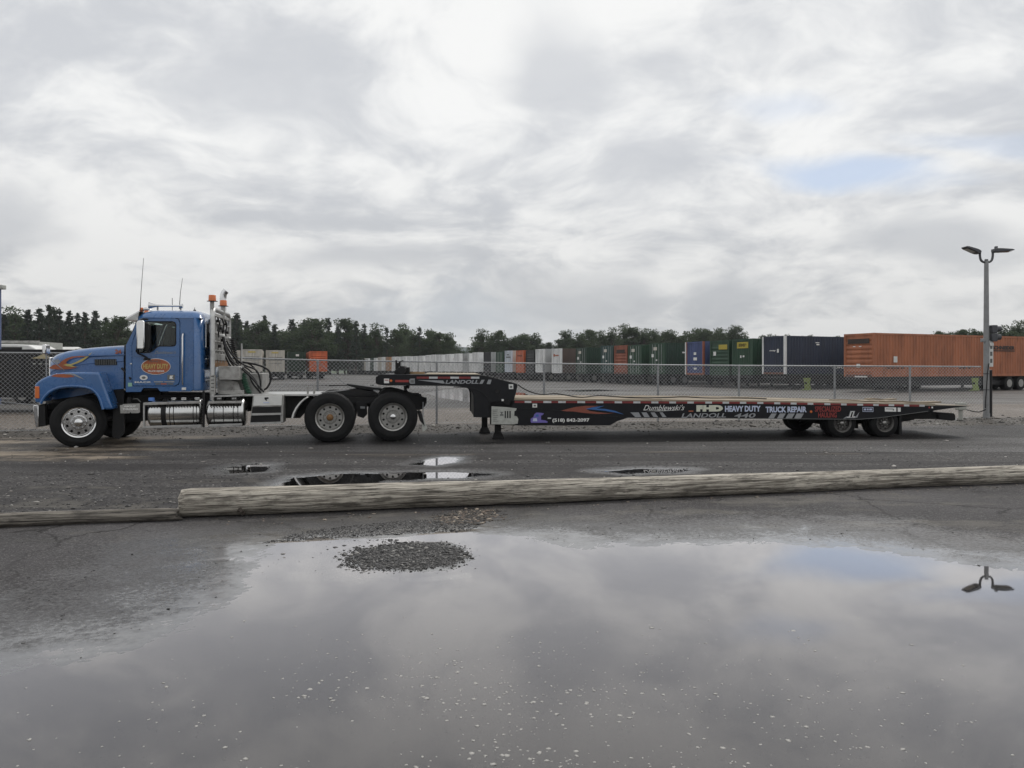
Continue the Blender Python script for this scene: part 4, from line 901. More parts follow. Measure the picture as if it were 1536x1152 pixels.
# boxes at the rack base
zz = lambda y: K.L(340, y, .7)[1]
tb1 = box_obj('tool_cabinet', DULLALU, TR, ux+.10, ux+.52, .36, 1.0, RK(571), RK(550), .012)
box_obj('cabinet_handle', CHROME, tb1, ux+.53, ux+.56, .5, .8, RK(553), RK(551.5))
box_obj('tool_cabinet', DULLALU, TR, ux+.20, ux+.92, 1.0, 2.1, .98, RK(561), .012)
kp('rack_brace', [(338,586),(334,579.6),(341,577),(357,585.6),(357,588)], .75, .80, ALU, v=.75)
kp('base_rail', [(327,592.4),(327,586.4),(365.6,586.4),(365.6,592.4)], .42, .48, DULLALU, v=.42, bevel=.006)
kp('base_panel', [(326,588),(326,566),(356,574),(362,588)], .62, .66, DULLALU, v=.62)
# stack, beacons
us0, zs0 = K.L(333.4, 500, 1.75); 
sp = [K.p3(334.4,590,1.8), K.p3(334.4,450,1.8), K.p3(334.8,444,1.8), K.p3(336.4,439.6,1.8), K.p3(339.2,436.8,1.8)]
MB().tube(sp, .075, 16).build('exhaust_stack', CHROME, TR, 50)
MB().tube([K.p3(318.2,470,.36), K.p3(318.2,453,.36)], .043, 10).build('beacon_post', DULLALU, TR)
MB().tube([K.p3(334.6,486,1.35), K.p3(334.6,460,1.35)], .046, 10).build('beacon_post', DULLALU, TR)
for x, y, v in ((318.4, 453, .36), (335, 460.2, 1.35)):
    u, z = K.L(x, y, v); bo = MB().lathe([(.11,0),(.11,.008),(.09,.01)], 20, (u, v, z), 'Z').build('beacon_plate', BLACK, TR)
    MB().lathe([(.0,.125),(.066,.122),(.074,.112),(.078,.01),(.078,0)], 20, (u, v, z+.012), 'Z').build('beacon_lens', AMBER, bo, 40)
# hoses and coiled line drooping behind the rack
hp = [[(334,506),(337,520),(345,540),(360,552),(376,566),(388,580),(396,589)], [(336,508),(341,528),(352,545),(368,556),(382,570),(389,584)], [(338,518),(350,535),(366,548),(384,556),(390,570),(391,586)],
      [(340,512),(349,530),(358,548),(372,562),(380,577),(391,590)], [(336,522),(344,540),(352,552),(356,566),(366,574)], [(350,545),(370,545),(392,550),(404,558),(406,571),(400,583),(391,587)],
      [(349,547),(360,543),(376,548),(386,560),(388,574),(383,586)], [(352,552),(366,551),(380,562),(386,578)], [(334,516),(337,532),(346,550),(362,568),(374,584)]]
def smooth_path(pts, n=8):
    P = [Vector(p) for p in pts]; P = [P[0]*2-P[1]]+P+[P[-1]*2-P[-2]]; out = []
    for i in range(1, len(P)-2):
        for t in np.linspace(0, 1, n, endpoint=False):
            a, b, c, d = P[i-1:i+3]; out.append(.5*((2*b)+(c-a)*t+(2*a-5*b+4*c-d)*t*t+(3*b-a-3*c+d)*t**3))
    return out+[P[-2]]
for i, h in enumerate(hp):
    MB().tube(smooth_path([K.p3(x, y, .75+.11*i-(j*.02)) for j, (x, y) in enumerate(h)]), .019 if i != 5 else .022, 8).build('air_hose', BLACK, TR, 60)
cg = pm('green coil', (.04,.13,.08), .5)
def coil(pts, r, turns, mat, name):
    P = smooth_path(pts, 20); out = []
    n = len(P)
    for k in range(turns*10):
        t = k/(turns*10)*(n-1); i = int(t); f = t-i; c = P[i]*(1-f)+P[min(i+1, n-1)]*f; a = 2*PI*k/10; out.append(c+Vector((math.cos(a)*r, math.sin(a)*r, 0)))
    MB().tube(out, .011, 5).build(name, mat, TR, 60)
coil([K.p3(347,508,1.15), K.p3(350,524,1.15), K.p3(354,540,1.2)], .055, 12, BLACK, 'coiled_air_line')
coil([K.p3(364,560,.8), K.p3(368,576,.8), K.p3(374,591,.8)], .06, 13, cg, 'coiled_air_line')
MB().tube([K.p3(362.4,590,1.3), K.p3(362.2,516,1.3)], .022, 8).build('hose_pole', ALU, TR)
# ------------------------------------------------------------------ the black lowboy trailer
Q = Frame((-2.14, 16.60), (8.59, 17.55)); TW = 2.55
TL = empty('deck_trailer', (Q.A.x, Q.A.y, 0.012), Q.ang, label='long black gooseneck deck trailer with wooden floor and red and white edge tape', cat='trailer')
def qp(name, pts, v0, v1, mat, v=None, bevel=0.0, parent=None, label=None, holes=(), smooth=35):
    vv = v0 if v is None else v
    return MB().prism(Q.P(pts, vv), v0, v1, [Q.P(h, vv) for h in holes]).build(name, mat, parent or TL, smooth, bevel, label)
GN = [(566.5,577.6),(565.6,566),(567.5,563.6),(573,562.4),(660,562.6),(716,563),(724,563.9),(740,567.2),(758,571.8),(772,575.2),(775.4,576.6),(776.4,579),(774.6,587),(772.6,595),(770.6,601.4),(768,612),(734.6,612),(734.6,627.4),(710.4,626.6),(710.2,606),(709.8,594.4),(708.6,590.4),(706,586.6),(702,583.6),(696,581.4),(684,580.2),(668,579.6),(620,579.2),(576,578.9)]
g1 = Q.P(GN, 0)
neck = MB().prism(g1, .0, .22).build('gooseneck_beam', BLKPNT, TL, 35, .006)
MB().prism(g1, TW-.22, TW).build('gooseneck_beam', BLKPNT, TL, 35, .006)
qp('neck_cover', [(573,564.5),(573,562.2),(716,562.8),(722,563.6),(722,565)], .22, TW-.22, BLKPNT, v=0)
qp('neck_deck_board', [(638,562.5),(638,560.9),(718,561.4),(721,563)], .03, TW-.03, pm('pale deck board', (.46,.40,.31), .8, 0, .15, 3, stretch=(.2,3,1)), v=.03)
qp('neck_wall', [(712,627),(712,584),(722,580),(734,582),(734,627)], .22, TW-.22, BLACK, v=0)
qp('nose_beam', [(566.5,577.6),(566.5,564),(576,563),(576,578.6)], .22, TW-.22, BLKPNT, v=0)
qp('nose_bumper', [(563.4,576),(563.6,566),(568,564.6),(568,577.6)], .02, .5, BLACK, v=.02, bevel=.012)
qp('king_pin', [(607.4,585),(606.6,579),(612,579),(611.4,585)], 1.1, 1.3, BLACK, v=.4)
MB().lathe([(.04,-.14),(.055,-.12),(.03,-.08),(.045,0)], 12, (Q.L(608,580,.3)[0], .35, Q.L(608,579.6,.3)[1]), 'Z').build('neck_pin', BLACK, TL)
# inner curved seam on the neck side
MB().tube([(u, -.002, z) for u, z in Q.P([(680,581.2),(700,582),(714,584.4),(724,589.6),(731,597),(734.6,606),(735,627)], 0)], .010, 6).build('neck_seam', BLACK, neck)
for (x, y, r) in ((745.6,588,.05), (761,603.4,.075)): MB().lathe([(0,-.02),(r*.5,-.02),(r*.55,-.01),(r*.9,-.012),(r,-.004),(r,.01)], 20, (Q.L(x,y,0)[0], 0, Q.L(x,y,0)[1])).build('pin_boss', BLACK, neck, 40)
qp('tail_lamp', [(752.4,602.6),(752.4,599.6),(755.6,599.6),(755.6,602.6)], -.02, .0, WHITE, v=-.02, parent=neck, bevel=.006)
# prints on the neck
def qlet(name, st, mat, x0, y0, x1, y1, v=-.006, root=None, **kw):
    u0, z0 = Q.L(x0, y0, v); u1, z1 = Q.L(x1, y1, v); return lettering(name, st, mat, root, u0, u1, z0, z1, v, **kw)
def qdec(name, pts, mat, v=-.006, root=None, th=.004): return decal(Q, root, name, pts, v, mat, th)
qlet('maker_lettering', 'LANDOLL', SILVERP, 668, 576.6, 719.5, 570.8, root=neck, bold=.035, shear=.35)
qdec('slash_decal', [(718.8,576.6),(722.4,570.6),(727,570.4),(723.6,576.6)], SILVERP, root=neck); qdec('slash_decal', [(730,576.8),(732.6,570.2),(737.4,570.4),(735.4,577)], SILVERP, root=neck)
qdec('wedge_decal', [(626,570.8),(664.6,571.6),(667.4,576),(664,576)], SILVERP, root=neck)
qdec('white_sticker', [(576,575.6),(576,568.8),(583.6,568.8),(583.6,575.6)], WHITE, root=neck); qdec('red_sticker_line', [(577,571.6),(577,570.4),(582.6,570.4),(582.6,571.6)], REDP, v=-.010, root=neck)
MB().lathe([(0,-.02),(.022,-.018),(.03,0)], 12, (Q.L(586.4,572,0)[0], 0, Q.L(586.4,572,0)[1])).build('side_marker', AMBER, neck)
qdec('red_stripe_decal', [(593,574),(593,570.6),(613,570.8),(613,574.2)], REDP, root=neck)
sgn = qp('shield_plate', [(614.2,575),(613.6,571.4),(615.4,568.8),(622,568.6),(622.4,576.4),(616,576.6)], -.02, .0, GALV, v=-.02, parent=neck); qdec('shield_mark', [(616,574.6),(616,570.8),(620.6,570.8),(620.6,574.6)], GREYDEC, v=-.025, root=neck)
qdec('white_sticker', [(763.4,584.4),(763,577.2),(769.8,577.2),(770,584.4)], WHITE, root=neck); qdec('sticker_mark', [(764.6,582.6),(764.8,579.6),(768.4,579.4),(768.4,582.6)], GREYDEC, v=-.010, root=neck)
for i, (x0, x1, m_) in enumerate(((625,643.6,REDTAPE),(643.6,656.4,WHTTAPE),(656.4,675.6,REDTAPE),(675.6,688.4,WHTTAPE),(688.4,706.4,REDTAPE),(706.4,719,WHTTAPE))):
    qdec('edge_tape', [(x0,568.8),(x0,565.8),(x1,565.9),(x1,568.9)], m_, root=neck)
# winch, gladhand box and things on the neck deck
wi = qp('winch', [(591,562.4),(592,556),(597,553),(601,550),(607,549.4),(609,552),(609,562.4)], .7, 1.5, BLACK, v=.7, bevel=.02)
MB().tube([(Q.L(603,556,.6)[0], .55, Q.L(603,556,.6)[1]), (Q.L(603,556,.6)[0], 1.7, Q.L(603,556,.6)[1])], .09, 14).build('winch_drum', BLACK, wi)
for x, y, y2 in ((594.4,541,555), (599.6,543,551), (596.8,545,554)): MB().tube([Q.p3(x,y2,.8), Q.p3(x,y,.8)], .022, 8).build('control_lever', BLACK, wi)
MB().tube([Q.p3(599.8,543.4,.8), Q.p3(605,541.4,.8)], .012, 6).build('control_lever', BLACK, wi)
qp('valve_box', [(609.4,562),(609.4,552),(614,551.4),(614.6,562)], .8, 1.2, BLACK, v=.8, bevel=.01)
MB().lathe([(.20,0),(.20,.05),(.0,.055)], 24, (Q.L(624,561.6,1)[0], 1.0, Q.L(624,562,1)[1]), 'Z').build('turntable_pad', pm('tan pad', (.30,.20,.10), .7), TL)
# deck: side beams, tape, planks
SIDE = [(735.2,637.6),(735.2,606),(742,601.2),(772,601.4),(900,602),(1120,603.6),(1240,606),(1347,608.6),(1405,609.4),(1457,609.7),(1430,612.6),(1392,618),(1347,624.2),(1318,628),(1288,630.2),(1180,629.4),(1080,628.6),(941,627.8),(926,632.6),(915,639),(780,639)]
sd_ = Q.P(SIDE, 0)
side = MB().prism(sd_, .0, .10).build('deck_side', BLKPNT, TL, 35, .004)
MB().prism(sd_, TW-.10, TW).build('deck_side', BLKPNT, TL, 35, .004)
MB().tube([(u, -.004, z) for u, z in Q.P([(736,612),(790,613.6),(830,616),(870,620.4),(910,625.4),(941,627.6)], 0)], .008, 6).build('side_crease', BLKPNT, side)
MB().tube([(u, -.004, z) for u, z in Q.P([(941,627.4),(1080,628.2),(1288,629.8),(1318,627.6),(1347,623.8),(1392,617.6)], 0)], .007, 6).build('lower_lip', GREYDEC, side)
tx = 772.0; wset = [(787,797),(815,827),(837.4,848.6),(866,877.6),(894.4,905),(922,933),(950,960.6),(977,987.6),(1004,1014),(1031,1040.6),(1058,1068),(1084,1093.6),(1110,1119.4),(1136,1145),(1161.4,1170.4),(1186,1195),(1211.4,1220),(1236.6,1245.6),(1261.6,1270),(1286,1294.6),(1310,1318),(1333,1341.4),(1356,1364),(1379,1387)]
def tape_y(x): return 602.1+max(0, (x-772))*.0036+max(0, x-1120)*.0132
for a, b in wset:
    for x0, x1, m_ in ((tx, a, REDTAPE), (a, b, WHTTAPE)):
        qdec('edge_tape', [(x0,tape_y(x0)+3.0),(x0,tape_y(x0)+.1),(x1,tape_y(x1)+.1),(x1,tape_y(x1)+3.0)], m_, root=side)
    tx = b
# deck boards run lengthwise; each a plank of its own
PLK = []
for i, c_ in enumerate(((.33,.275,.205), (.38,.325,.25), (.25,.205,.15), (.42,.365,.285))): PLK.append(pm('deck plank %d' % i, c_, .82, 0, .22, 2.2, bump=.3, bscale=30, stretch=(.35, 5, 5), dirt=.35, dcol=(.14,.115,.085)))
def deck_z(u): 
    pts = Q.P([(742,600.9),(900,601.7),(1120,603.3),(1240,605.6),(1347,608.2),(1405,609),(1457,609.6)], 0)
    return float(np.interp(u, [p[0] for p in pts], [p[1] for p in pts]))
uD0, uD1 = Q.L(771,601,0)[0], Q.L(1395,609,0)[0]
nb = 11; rr_ = random.Random(5)
for j in range(nb):
    v0 = .01+j*(TW-.02)/nb; v1 = v0+(TW-.02)/nb-.008
    cuts = [uD0]+sorted(uD0+(uD1-uD0)*(k+rr_.uniform(-.12, .12))/3 for k in (1, 2))+[uD1+rr_.uniform(-.3, .25)]
    for a, b in zip(cuts[:-1], cuts[1:]):
        h = rr_.uniform(-.006, .010); n_ = 7; rings = []
        for k in range(n_):
            u = a+.004+(b-a-.008)*k/(n_-1); z = deck_z(u)+.026+h+(.012*rr_.random() if k in (0, n_-1) else 0)
            rings.append([(u, v0, z-.045), (u, v1, z-.045), (u, v1, z), (u, v0, z)])
        MB().loft(rings).build('plank', rr_.choice(PLK), TL, None)
MB().loft([[(u, .1, deck_z(u)-.16), (u, TW-.1, deck_z(u)-.16), (u, TW-.1, deck_z(u)-.025), (u, .1, deck_z(u)-.025)] for u in np.linspace(uD0, uD1, 8)]).build('deck_frame', BLACK, TL, None)
qp('tail_ramp', [(1385,610.6),(1385,607.4),(1405,608.2),(1457,609.4),(1457,610),(1405,611)], .02, TW-.02, pm('tail plate', (.20,.17,.13), .75, 0, .25, 4), v=.0)
# prints on the deck side
qp('control_panel', [(737,637.2),(737.4,610.4),(757,611.4),(775,613.4),(774,616.6),(771.6,617.6),(771.4,624.6),(775.6,625.6),(777.6,629.4),(776.6,636.4),(770,637.6)], -.03, .0, GREYP, v=-.03, parent=side, bevel=.003)
for i in range(3): qdec('panel_slot', [(757+i*3.6,628),(757+i*3.6,617.4),(758.8+i*3.6,617.4),(758.8+i*3.6,628)], BLACK, v=-.036, root=side)
qdec('panel_mark', [(750,624.4),(750,622.4),(751.6,622),(751.6,620),(750,619.4),(750,618.6),(755,618.6),(755,619.4),(753.6,620),(753.6,622),(755.4,622.4),(755.4,624.4)], GREYDEC, v=-.036, root=side)
for i in range(7): qdec('panel_text_line', [(739.6,616+i*2.8),(739.6,615.4+i*2.8),(747.4-(i%3),615.4+i*2.8),(747.4-(i%3),616+i*2.8)], GREYDEC, v=-.036, root=side)
qdec('white_sticker', [(798.8,612),(798.8,606.4),(805.6,606.4),(805.6,612)], WHITE, root=side); qdec('sticker_mark', [(800.4,610.6),(800.4,608),(804,608),(804,610.6)], GREYDEC, v=-.010, root=side)
qdec('truck_decal', [(796,633.6),(796,629),(800,626.6),(801.6,622),(805,619.6),(811,620),(816,621),(813.6,623.6),(811.6,624),(811.6,630.6),(818,631.4),(821.6,633.4),(821,634.8),(797,635)], PURPLE, root=side)
qdec('truck_decal_window', [(803,625.6),(804.4,622.6),(808,622.4),(807.6,625.8)], BLUED, v=-.010, root=side); qdec('truck_decal_line', [(799,632.6),(800,628.4),(805,628),(806,632.6)], LBLUE, v=-.010, root=side)
qdec('small_reflector', [(821.6,629),(821.6,627.2),(826.6,627.2),(826.6,629)], WHTTAPE, root=side)
qlet('phone_lettering', '(518) 842-2097', WHITE, 828.6, 635.2, 884.2, 628.2, root=side, bold=.03)
qdec('swoosh_decal', [(839.6,617.4),(852,614),(864,611.2),(878,609.6),(898,609.6),(886,612),(880,614.6),(884,617),(896,619),(912,620.6),(924,619.6),(912,621.4),(896,621.6),(878,620.4),(860,618)], pm('rust swoosh', (.24,.065,.04), .45), root=side)
qdec('swoosh_decal', [(878,614.2),(890,611.6),(907,609.4),(898,612.6),(894,613.6),(908,614.2),(922,617),(936,622.4),(922,619.4),(906,616.8),(892,615.6)], BLUED, v=-.011, root=side)
qlet('script_lettering', "Dumblewski's", WHITE, 965, 616.4, 1028.6, 608, root=side, shear=.45, slope=0)
qdec('script_underline', [(966,617),(990,616.8),(1026,615.6),(990,617.6)], WHITE, root=side)
qlet('side_lettering', 'FHD', CREAM, 1044.6, 618.2, 1084.4, 608.4, root=side, bold=.09)
qlet('side_lettering', 'HEAVY DUTY', LBLUE, 1087.4, 618.6, 1141, 609.4, root=side, bold=.045)
qlet('side_lettering', 'TRUCK REPAIR', LBLUE, 1148.4, 619.6, 1210, 610.4, root=side, bold=.045)
qlet('maker_lettering', 'LANDOLL', SILVERP, 1022, 627.4, 1091, 620.4, root=side, bold=.02, shear=.4)
qlet('maker_lettering', '440', SILVERP, 1100.6, 627.6, 1134.6, 620.6, root=side, bold=.02, shear=.4)
for i in range(4):
    qdec('slash_decal', [(946.6+i*13.6+6.4,626.4),(946.6+i*13.6+2-(3 if i == 0 else 0),619.4),(958+i*13.6-i*1.6,619.4),(962+i*13.6-i*1.0,626.4)], SILVERP, root=side)
    qdec('slash_decal', [(1152.4+i*13,628.4),(1157.4+i*12.6,621),(1165+i*13.6,621),(1160.6+i*13.6,628.4)], SILVERP, root=side)
MB().lathe([(0,-.015),(.024,-.012),(.03,0)], 10, (Q.L(1216.6,618.4,0)[0], 0, Q.L(1216.6,618.4,0)[1])).build('side_marker', AMBER, side)
qdec('amber_reflector', [(1033,618.4),(1033,616.6),(1040,616.6),(1040,618.4)], ORANGEP, root=side)
qlet('side_lettering', 'SPECIALIZED', REDP, 1222.4, 618.4, 1261.4, 610.2, root=side, bold=.02)
qlet('side_lettering', 'HAULING', REDP, 1227.4, 627.2, 1255, 619.2, root=side, bold=.02)
qdec('crest_decal', [(1264.6,629),(1270,625.4),(1273,625.6),(1275.6,617.2),(1282.6,617.2),(1280.4,625),(1284,625.4),(1289,619),(1286,627),(1282,627.8),(1270,628)], SILVERP, root=side)
qdec('crest_letter', [(1270,627.2),(1272,625.8),(1274.2,625.8),(1276.6,618),(1281.4,618),(1279.2,625.6),(1282.4,625.4),(1281.4,627.4)], WHITE, v=-.010, root=side)
qdec('crest_letter', [(1272,626.8),(1275.4,626.6),(1277.6,618.8),(1280,618.8),(1277.8,626.4),(1281,626.2),(1280.6,626.8)], BLKPNT, v=-.014, root=side)
qdec('box_decal', [(1294,618.4),(1294,611.4),(1310,611.6),(1310,618.6)], LBLUE, root=side); qdec('box_decal_field', [(1294.8,617.6),(1294.8,612.2),(1309.2,612.4),(1309.2,617.8)], BLKPNT, v=-.010, root=side)
for x0, x1 in ((1296,1299.4),(1300.6,1303),(1304,1308)): qdec('box_decal_mark', [(x0,616.4),(x0,613.6),(x1,613.6),(x1,616.4)], LBLUE, v=-.014, root=side)
qdec('white_panel_decal', [(1327.4,618),(1327.4,611.6),(1344.4,612),(1344.4,618.4)], WHITE, root=side); qdec('panel_decal_line', [(1329,614.6),(1329,613.6),(1341,613.8),(1341,616.6),(1339.6,616.6),(1339.6,614.8)], GREYDEC, v=-.010, root=side)
qdec('white_panel_decal', [(1346.6,618.4),(1346.6,612.2),(1351,612.3),(1351,618.4)], WHITE, root=side)
for x in (1393, 1397.4): qdec('tail_marker', [(x,613.2),(x,610.8),(x+2.2,610.8),(x+2.2,613.2)], REDP if x < 1394 else WHITE, root=side)
# landing gear
def leg(px, v, ytop):
    u = Q.L(px, 630, v)[0]; o = box_obj('landing_leg', BLACK, TL, u-.07, u+.07, v, v+.14, .10, Q.L(px, ytop, v)[1], .008)
    MB().loft([[(u-w, v-w+.07, z), (u+w, v-w+.07, z), (u+w, v+w+.07, z), (u-w, v+w+.07, z)] for w, z in ((.13,-.008), (.13,.03), (.08,.14))]).build('landing_foot', BLACK, o, None)
leg(747, .45, 620); leg(727, TW-.6, 600)
# axles, wheels, flaps, tail gear
Rt = .342
for px in (1263.6, 1327.4):
    u = Q.L(px, 635, .06)[0]
    wheel(TL, u, Rt-.012, .05, Rt, .215, .21, 'small', dual=True); wheel(TL, u, Rt-.012, TW-.05, Rt, .215, .21, 'small', dual=True, back=True)
    MB().tube([(u, .3, Rt), (u, TW-.3, Rt)], .07, 10).build('axle', BLACK, TL)
qp('axle_frame', [(1200,633),(1205,626),(1368,622),(1372,630),(1340,636),(1230,637)], .72, .86, BLACK, v=.72); qp('axle_frame', [(1200,633),(1205,626),(1368,622),(1372,630),(1340,636),(1230,637)], 1.7, 1.84, BLACK, v=.72)
qp('mud_flap', [(1349,653),(1349,623),(1352.6,623),(1353,653)], .08, .60, BLACK, v=.08); qp('mud_flap', [(1349,653),(1349,623),(1352.6,623),(1353,653)], TW-.60, TW-.08, BLACK, v=.08)
qp('tail_beam', [(1340,628),(1365,622),(1396,618),(1412,620.6),(1412,624),(1408,629),(1380,629.4)], .4, .6, BLACK, v=.4); qp('tail_beam', [(1340,628),(1365,622),(1396,618),(1412,620.6),(1412,624),(1408,629),(1380,629.4)], TW-.6, TW-.4, BLACK, v=.4)
qp('rear_bumper', [(1407.6,627.6),(1408,620),(1431,620.6),(1433,623),(1433.6,630.6),(1428,632),(1409,629)], .35, TW-.35, BLACK, v=.35, bevel=.01)
for v in (.40, TW-.7): qp('tail_light', [(1430,631.6),(1430.4,629.2),(1437.4,629),(1437.6,631.2)], v, v+.3, WHITE, v=.35)
qp('spine_beam', [(790,637),(790,618),(930,618),(950,626),(1340,630),(1400,618),(1400,612),(790,608)], .95, 1.6, BLACK, v=.95)
# loose boards and strap lying on the deck
def loose_board(a, b, v, w, label, t=.03):
    u0, u1 = Q.L(a, 604, v)[0], Q.L(b, 606, v)[0]
    rt = empty('loose_board', (*(Q.A+Q.d*((u0+u1)/2)+Q.n*(v+w/2)), 0), Q.ang, label=label, cat='board', group='loose boards on the trailer deck')
    L2 = (u1-u0)/2; rings = []
    for k in range(8):
        u = -L2+2*L2*k/7; z = deck_z((u0+u1)/2+u)+.012+.046+.012*math.sin(k*1.1)
        rings.append([(u, -w/2, z-.0), (u, w/2, z), (u, w/2, z+t), (u, -w/2, z+t)])
    MB().loft(rings).build('board', PLK[2], rt, None); return rt
loose_board(1304, 1345, 1.9, .24, 'weathered loose board on the far edge of the deck tail'); loose_board(1330, 1412, .10, .30, 'loose board along the near edge of the deck tail', .035); loose_board(1250, 1335, .75, .2, 'loose board in the middle of the deck tail', .02)
cu = []
for x, y, v in ((777,578,.1),(786,584,.3),(800,590,.5),(815,592.4,.6),(835,591.4,.9),(870,596.6,.5),(900,594.4,.9),(950,598.6,.4),(1000,597.4,.7),(1025,596,1.0),(1060,599,.6),(1110,598.6,.8),(1150,601,.6)):
    u, z = Q.L(x, y, v); cu.append((u, v, max(z, deck_z(u)+.055) if x > 805 else z))
wire = MB().tube(smooth_path(cu), .014, 6).build('power_cable', BLACK, None); wire.location = (Q.A.x, Q.A.y, .012); wire.rotation_euler = (0,0,Q.ang)
tag(wire, 'black cable trailing from the gooseneck along the wooden deck', 'cable')

# ------------------------------------------------------------------ chain-link fence
def fpt(px, D): return Vector(((px-CX)*D/FOC, D))
FPOST = [(-420,17.0,1.98,1),(-120,18.4,1.98,1),(165,19.5,1.97,1),(330,20.15,1.88,1),(476.5,20.8,1.81,1),(655,21.6,1.77,1),(816,22.1,1.73,1),(987,22.55,1.69,1),(1108.5,22.9,1.67,1),(1252,23.3,1.66,1),(1365,23.65,1.65,1),(1471,23.95,1.64,0)]
FN = empty('chain_link_fence', (*fpt(655, 21.6), 0), 0, label='grey chain-link fence with round posts running behind truck and trailer', cat='fence')
fo = Vector((*fpt(655, 21.6), 0))
pp = [(Vector((*fpt(px, D), 0))-fo, h) for px, D, h, _ in FPOST]
WIRE = pm('fence wire', (.46,.47,.48), .5, .5, .1, 10)
for i, (p, h) in enumerate(pp):
    if FPOST[i][3]:
        po = MB().tube([p+Vector((0,0,-.05)), p+Vector((0,0,h-.02))], .032, 10).build('post', GALV, FN, 50)
        MB().lathe([(.036,-.05),(.038,0),(.03,.03),(0,.04)], 10, tuple(p+Vector((0,0,h-.01))), 'Z').build('post_cap', GALV, po, 50)
for i in range(len(pp)-1):
    (p, h0), (q, h1) = pp[i], pp[i+1]
    MB().tube([p+Vector((0,0,h0)), q+Vector((0,0,h1))], .021, 8).build('top_rail', GALV, FN, 50)
    Lb = (q-p).length; d = (q-p)/Lb; mb = MB(); pitch = .105; hh = (h0+h1)/2-.03; r = .0032
    nrm = Vector((-d.y, d.x, 0))
    k = -hh/2
    for sg in (1, -1):
        s = -hh if sg > 0 else 0.0
        while s < (Lb if sg > 0 else Lb+hh):
            # wire from (s,0) to (s+sg*hh, hh), clipped to the bay
            a0, b0 = s, s+sg*hh; t0, t1 = 0.0, 1.0
            for lim in (0.0, Lb):
                pass
            lo, hi = (a0, b0)
            if sg > 0: t0 = max(0, (0-a0)/hh); t1 = min(1, (Lb-a0)/hh)
            else: t0 = max(0, (a0-Lb)/hh); t1 = min(1, a0/hh)
            if t1-t0 > .02:
                A_ = p+d*(a0+sg*hh*t0)+Vector((0,0,.04+hh*t0))+nrm*(-.035+sg*.0022); B_ = p+d*(a0+sg*hh*t1)+Vector((0,0,.04+hh*t1))+nrm*(-.035+sg*.0022)
                mb.tube([A_, B_], r, 3, cap=False)
            s += pitch
    me = bpy.data.meshes.new('wire_mesh'); me.from_pydata(mb.v, [], mb.f)
    tag(link('wire_mesh', me, WIRE, FN), kind='stuff')
    MB().tube([p+Vector((0,0,.06))+nrm*-.04, q+Vector((0,0,.06))+nrm*-.04], .004, 4).build('tension_wire', WIRE, FN)
(p, h0), (q, h1) = pp[4], pp[5]
MB().tube([p+Vector((0,0,h0-.05)), p+(q-p)*.55+Vector((0,0,.3))], .009, 5).build('brace_rod', GALV, FN)
MB().tube([p+Vector((0,0,h0-.05)), p+(pp[3][0]-p)*.85+Vector((0,0,.2))], .006, 5).build('brace_rod', GALV, FN)
(p, h0), (q, h1) = pp[1], pp[2]
MB().tube([p+Vector((0,0,1.0)), q+Vector((0,0,.45))], .012, 6).build('brace_rod', GALV, FN)

# ------------------------------------------------------------------ light pole, signal, bollard, pipe stub
LPX, LPY = fpt(1479.5, 24.0)
def LZ(y): return EYE-(y-HOR)*24.0/FOC
def LX(x): return (x-1479.5)*24.0/FOC
LP = empty('light_pole', (LPX, LPY, 0.0), 0, label='tall grey steel light pole with two floodlights at the end of the fence', cat='light pole')
POLE = pm('grey pole paint', (.26,.265,.27), .5, .2, .12, 3, dirt=.3, dcol=(.16,.15,.14)); DKG = pm('dark grey fixture', (.07,.072,.08), .5, .1, .15, 6)
MB().tube([(0,0,-.05), (0,0,LZ(500)), (0,0,LZ(391))], [.088,.080,.062], 14).build('pole', POLE, LP, 50)
MB().tube([(0,0,LZ(640)), (0,0,LZ(620))], .10, 14).build('pole_sleeve', POLE, LP, 50)
for y in (560, 584): MB().tube([(0,0,LZ(y)), (0,0,LZ(y+1.2))], .092, 14).build('pole_band', DKG, LP, 50)
MB().tube([(0,0,LZ(394)), (0,0,LZ(389))], .05, 12).build('tenon', DKG, LP)
for sg, tip in ((-1, (1446, 370.5, 1468, 378.5)), (1, (1517.5, 375.5, 1491, 375.5))):
    xs_ = LX(1479.5+sg*9.6)
    MB().tube(smooth_path([(0,0,LZ(392.6)), (sg*.09,0,LZ(393)), (sg*.17,0,LZ(390)), (xs_,0,LZ(384)), (xs_,0,LZ(378))], 6), .035, 10).build('bracket_arm', DKG, LP, 50)
    x0, z0, x1, z1 = LX(tip[0]), LZ(tip[1]), LX(tip[2]), LZ(tip[3])
    d = Vector((x0-x1, 0, z0-z1)).normalized(); nn = Vector((-d.z, 0, d.x))*(1 if d.x > 0 else -1)
    h = [Vector((x1,0,z1)), Vector((x0,0,z0))]; mb = MB()
    rg = []
    for t, th, wd in ((-.06,.09,.10), (.1,.12,.13), (.3,.10,.17), (.85,.06,.17), (1.0,.025,.15)):
        c = h[0]+(h[1]-h[0])*t; rg.append([c+Vector((0,-wd,0))+nn*th*.45, c+Vector((0,wd,0))+nn*th*.45, c+Vector((0,wd,0))-nn*th*.55, c+Vector((0,-wd,0))-nn*th*.55])
    fl = mb.loft(rg).build('floodlight', DKG, LP, 40, .01)
    if sg > 0: box_obj('photocell', DKG, fl, LX(1492.6), LX(1495.6), -.04, .04, LZ(374), LZ(369.6))
    c0, c1 = h[0]+(h[1]-h[0])*.3-nn*.062, h[0]+(h[1]-h[0])*.9-nn*.05
    MB().add([c0+Vector((0,-.12,0)), c0+Vector((0,.12,0)), c1+Vector((0,.12,0)), c1+Vector((0,-.12,0))], [(0,1,2,3)]).build('lamp_lens', pm('lamp lens', (.5,.5,.48), .2), fl, None)
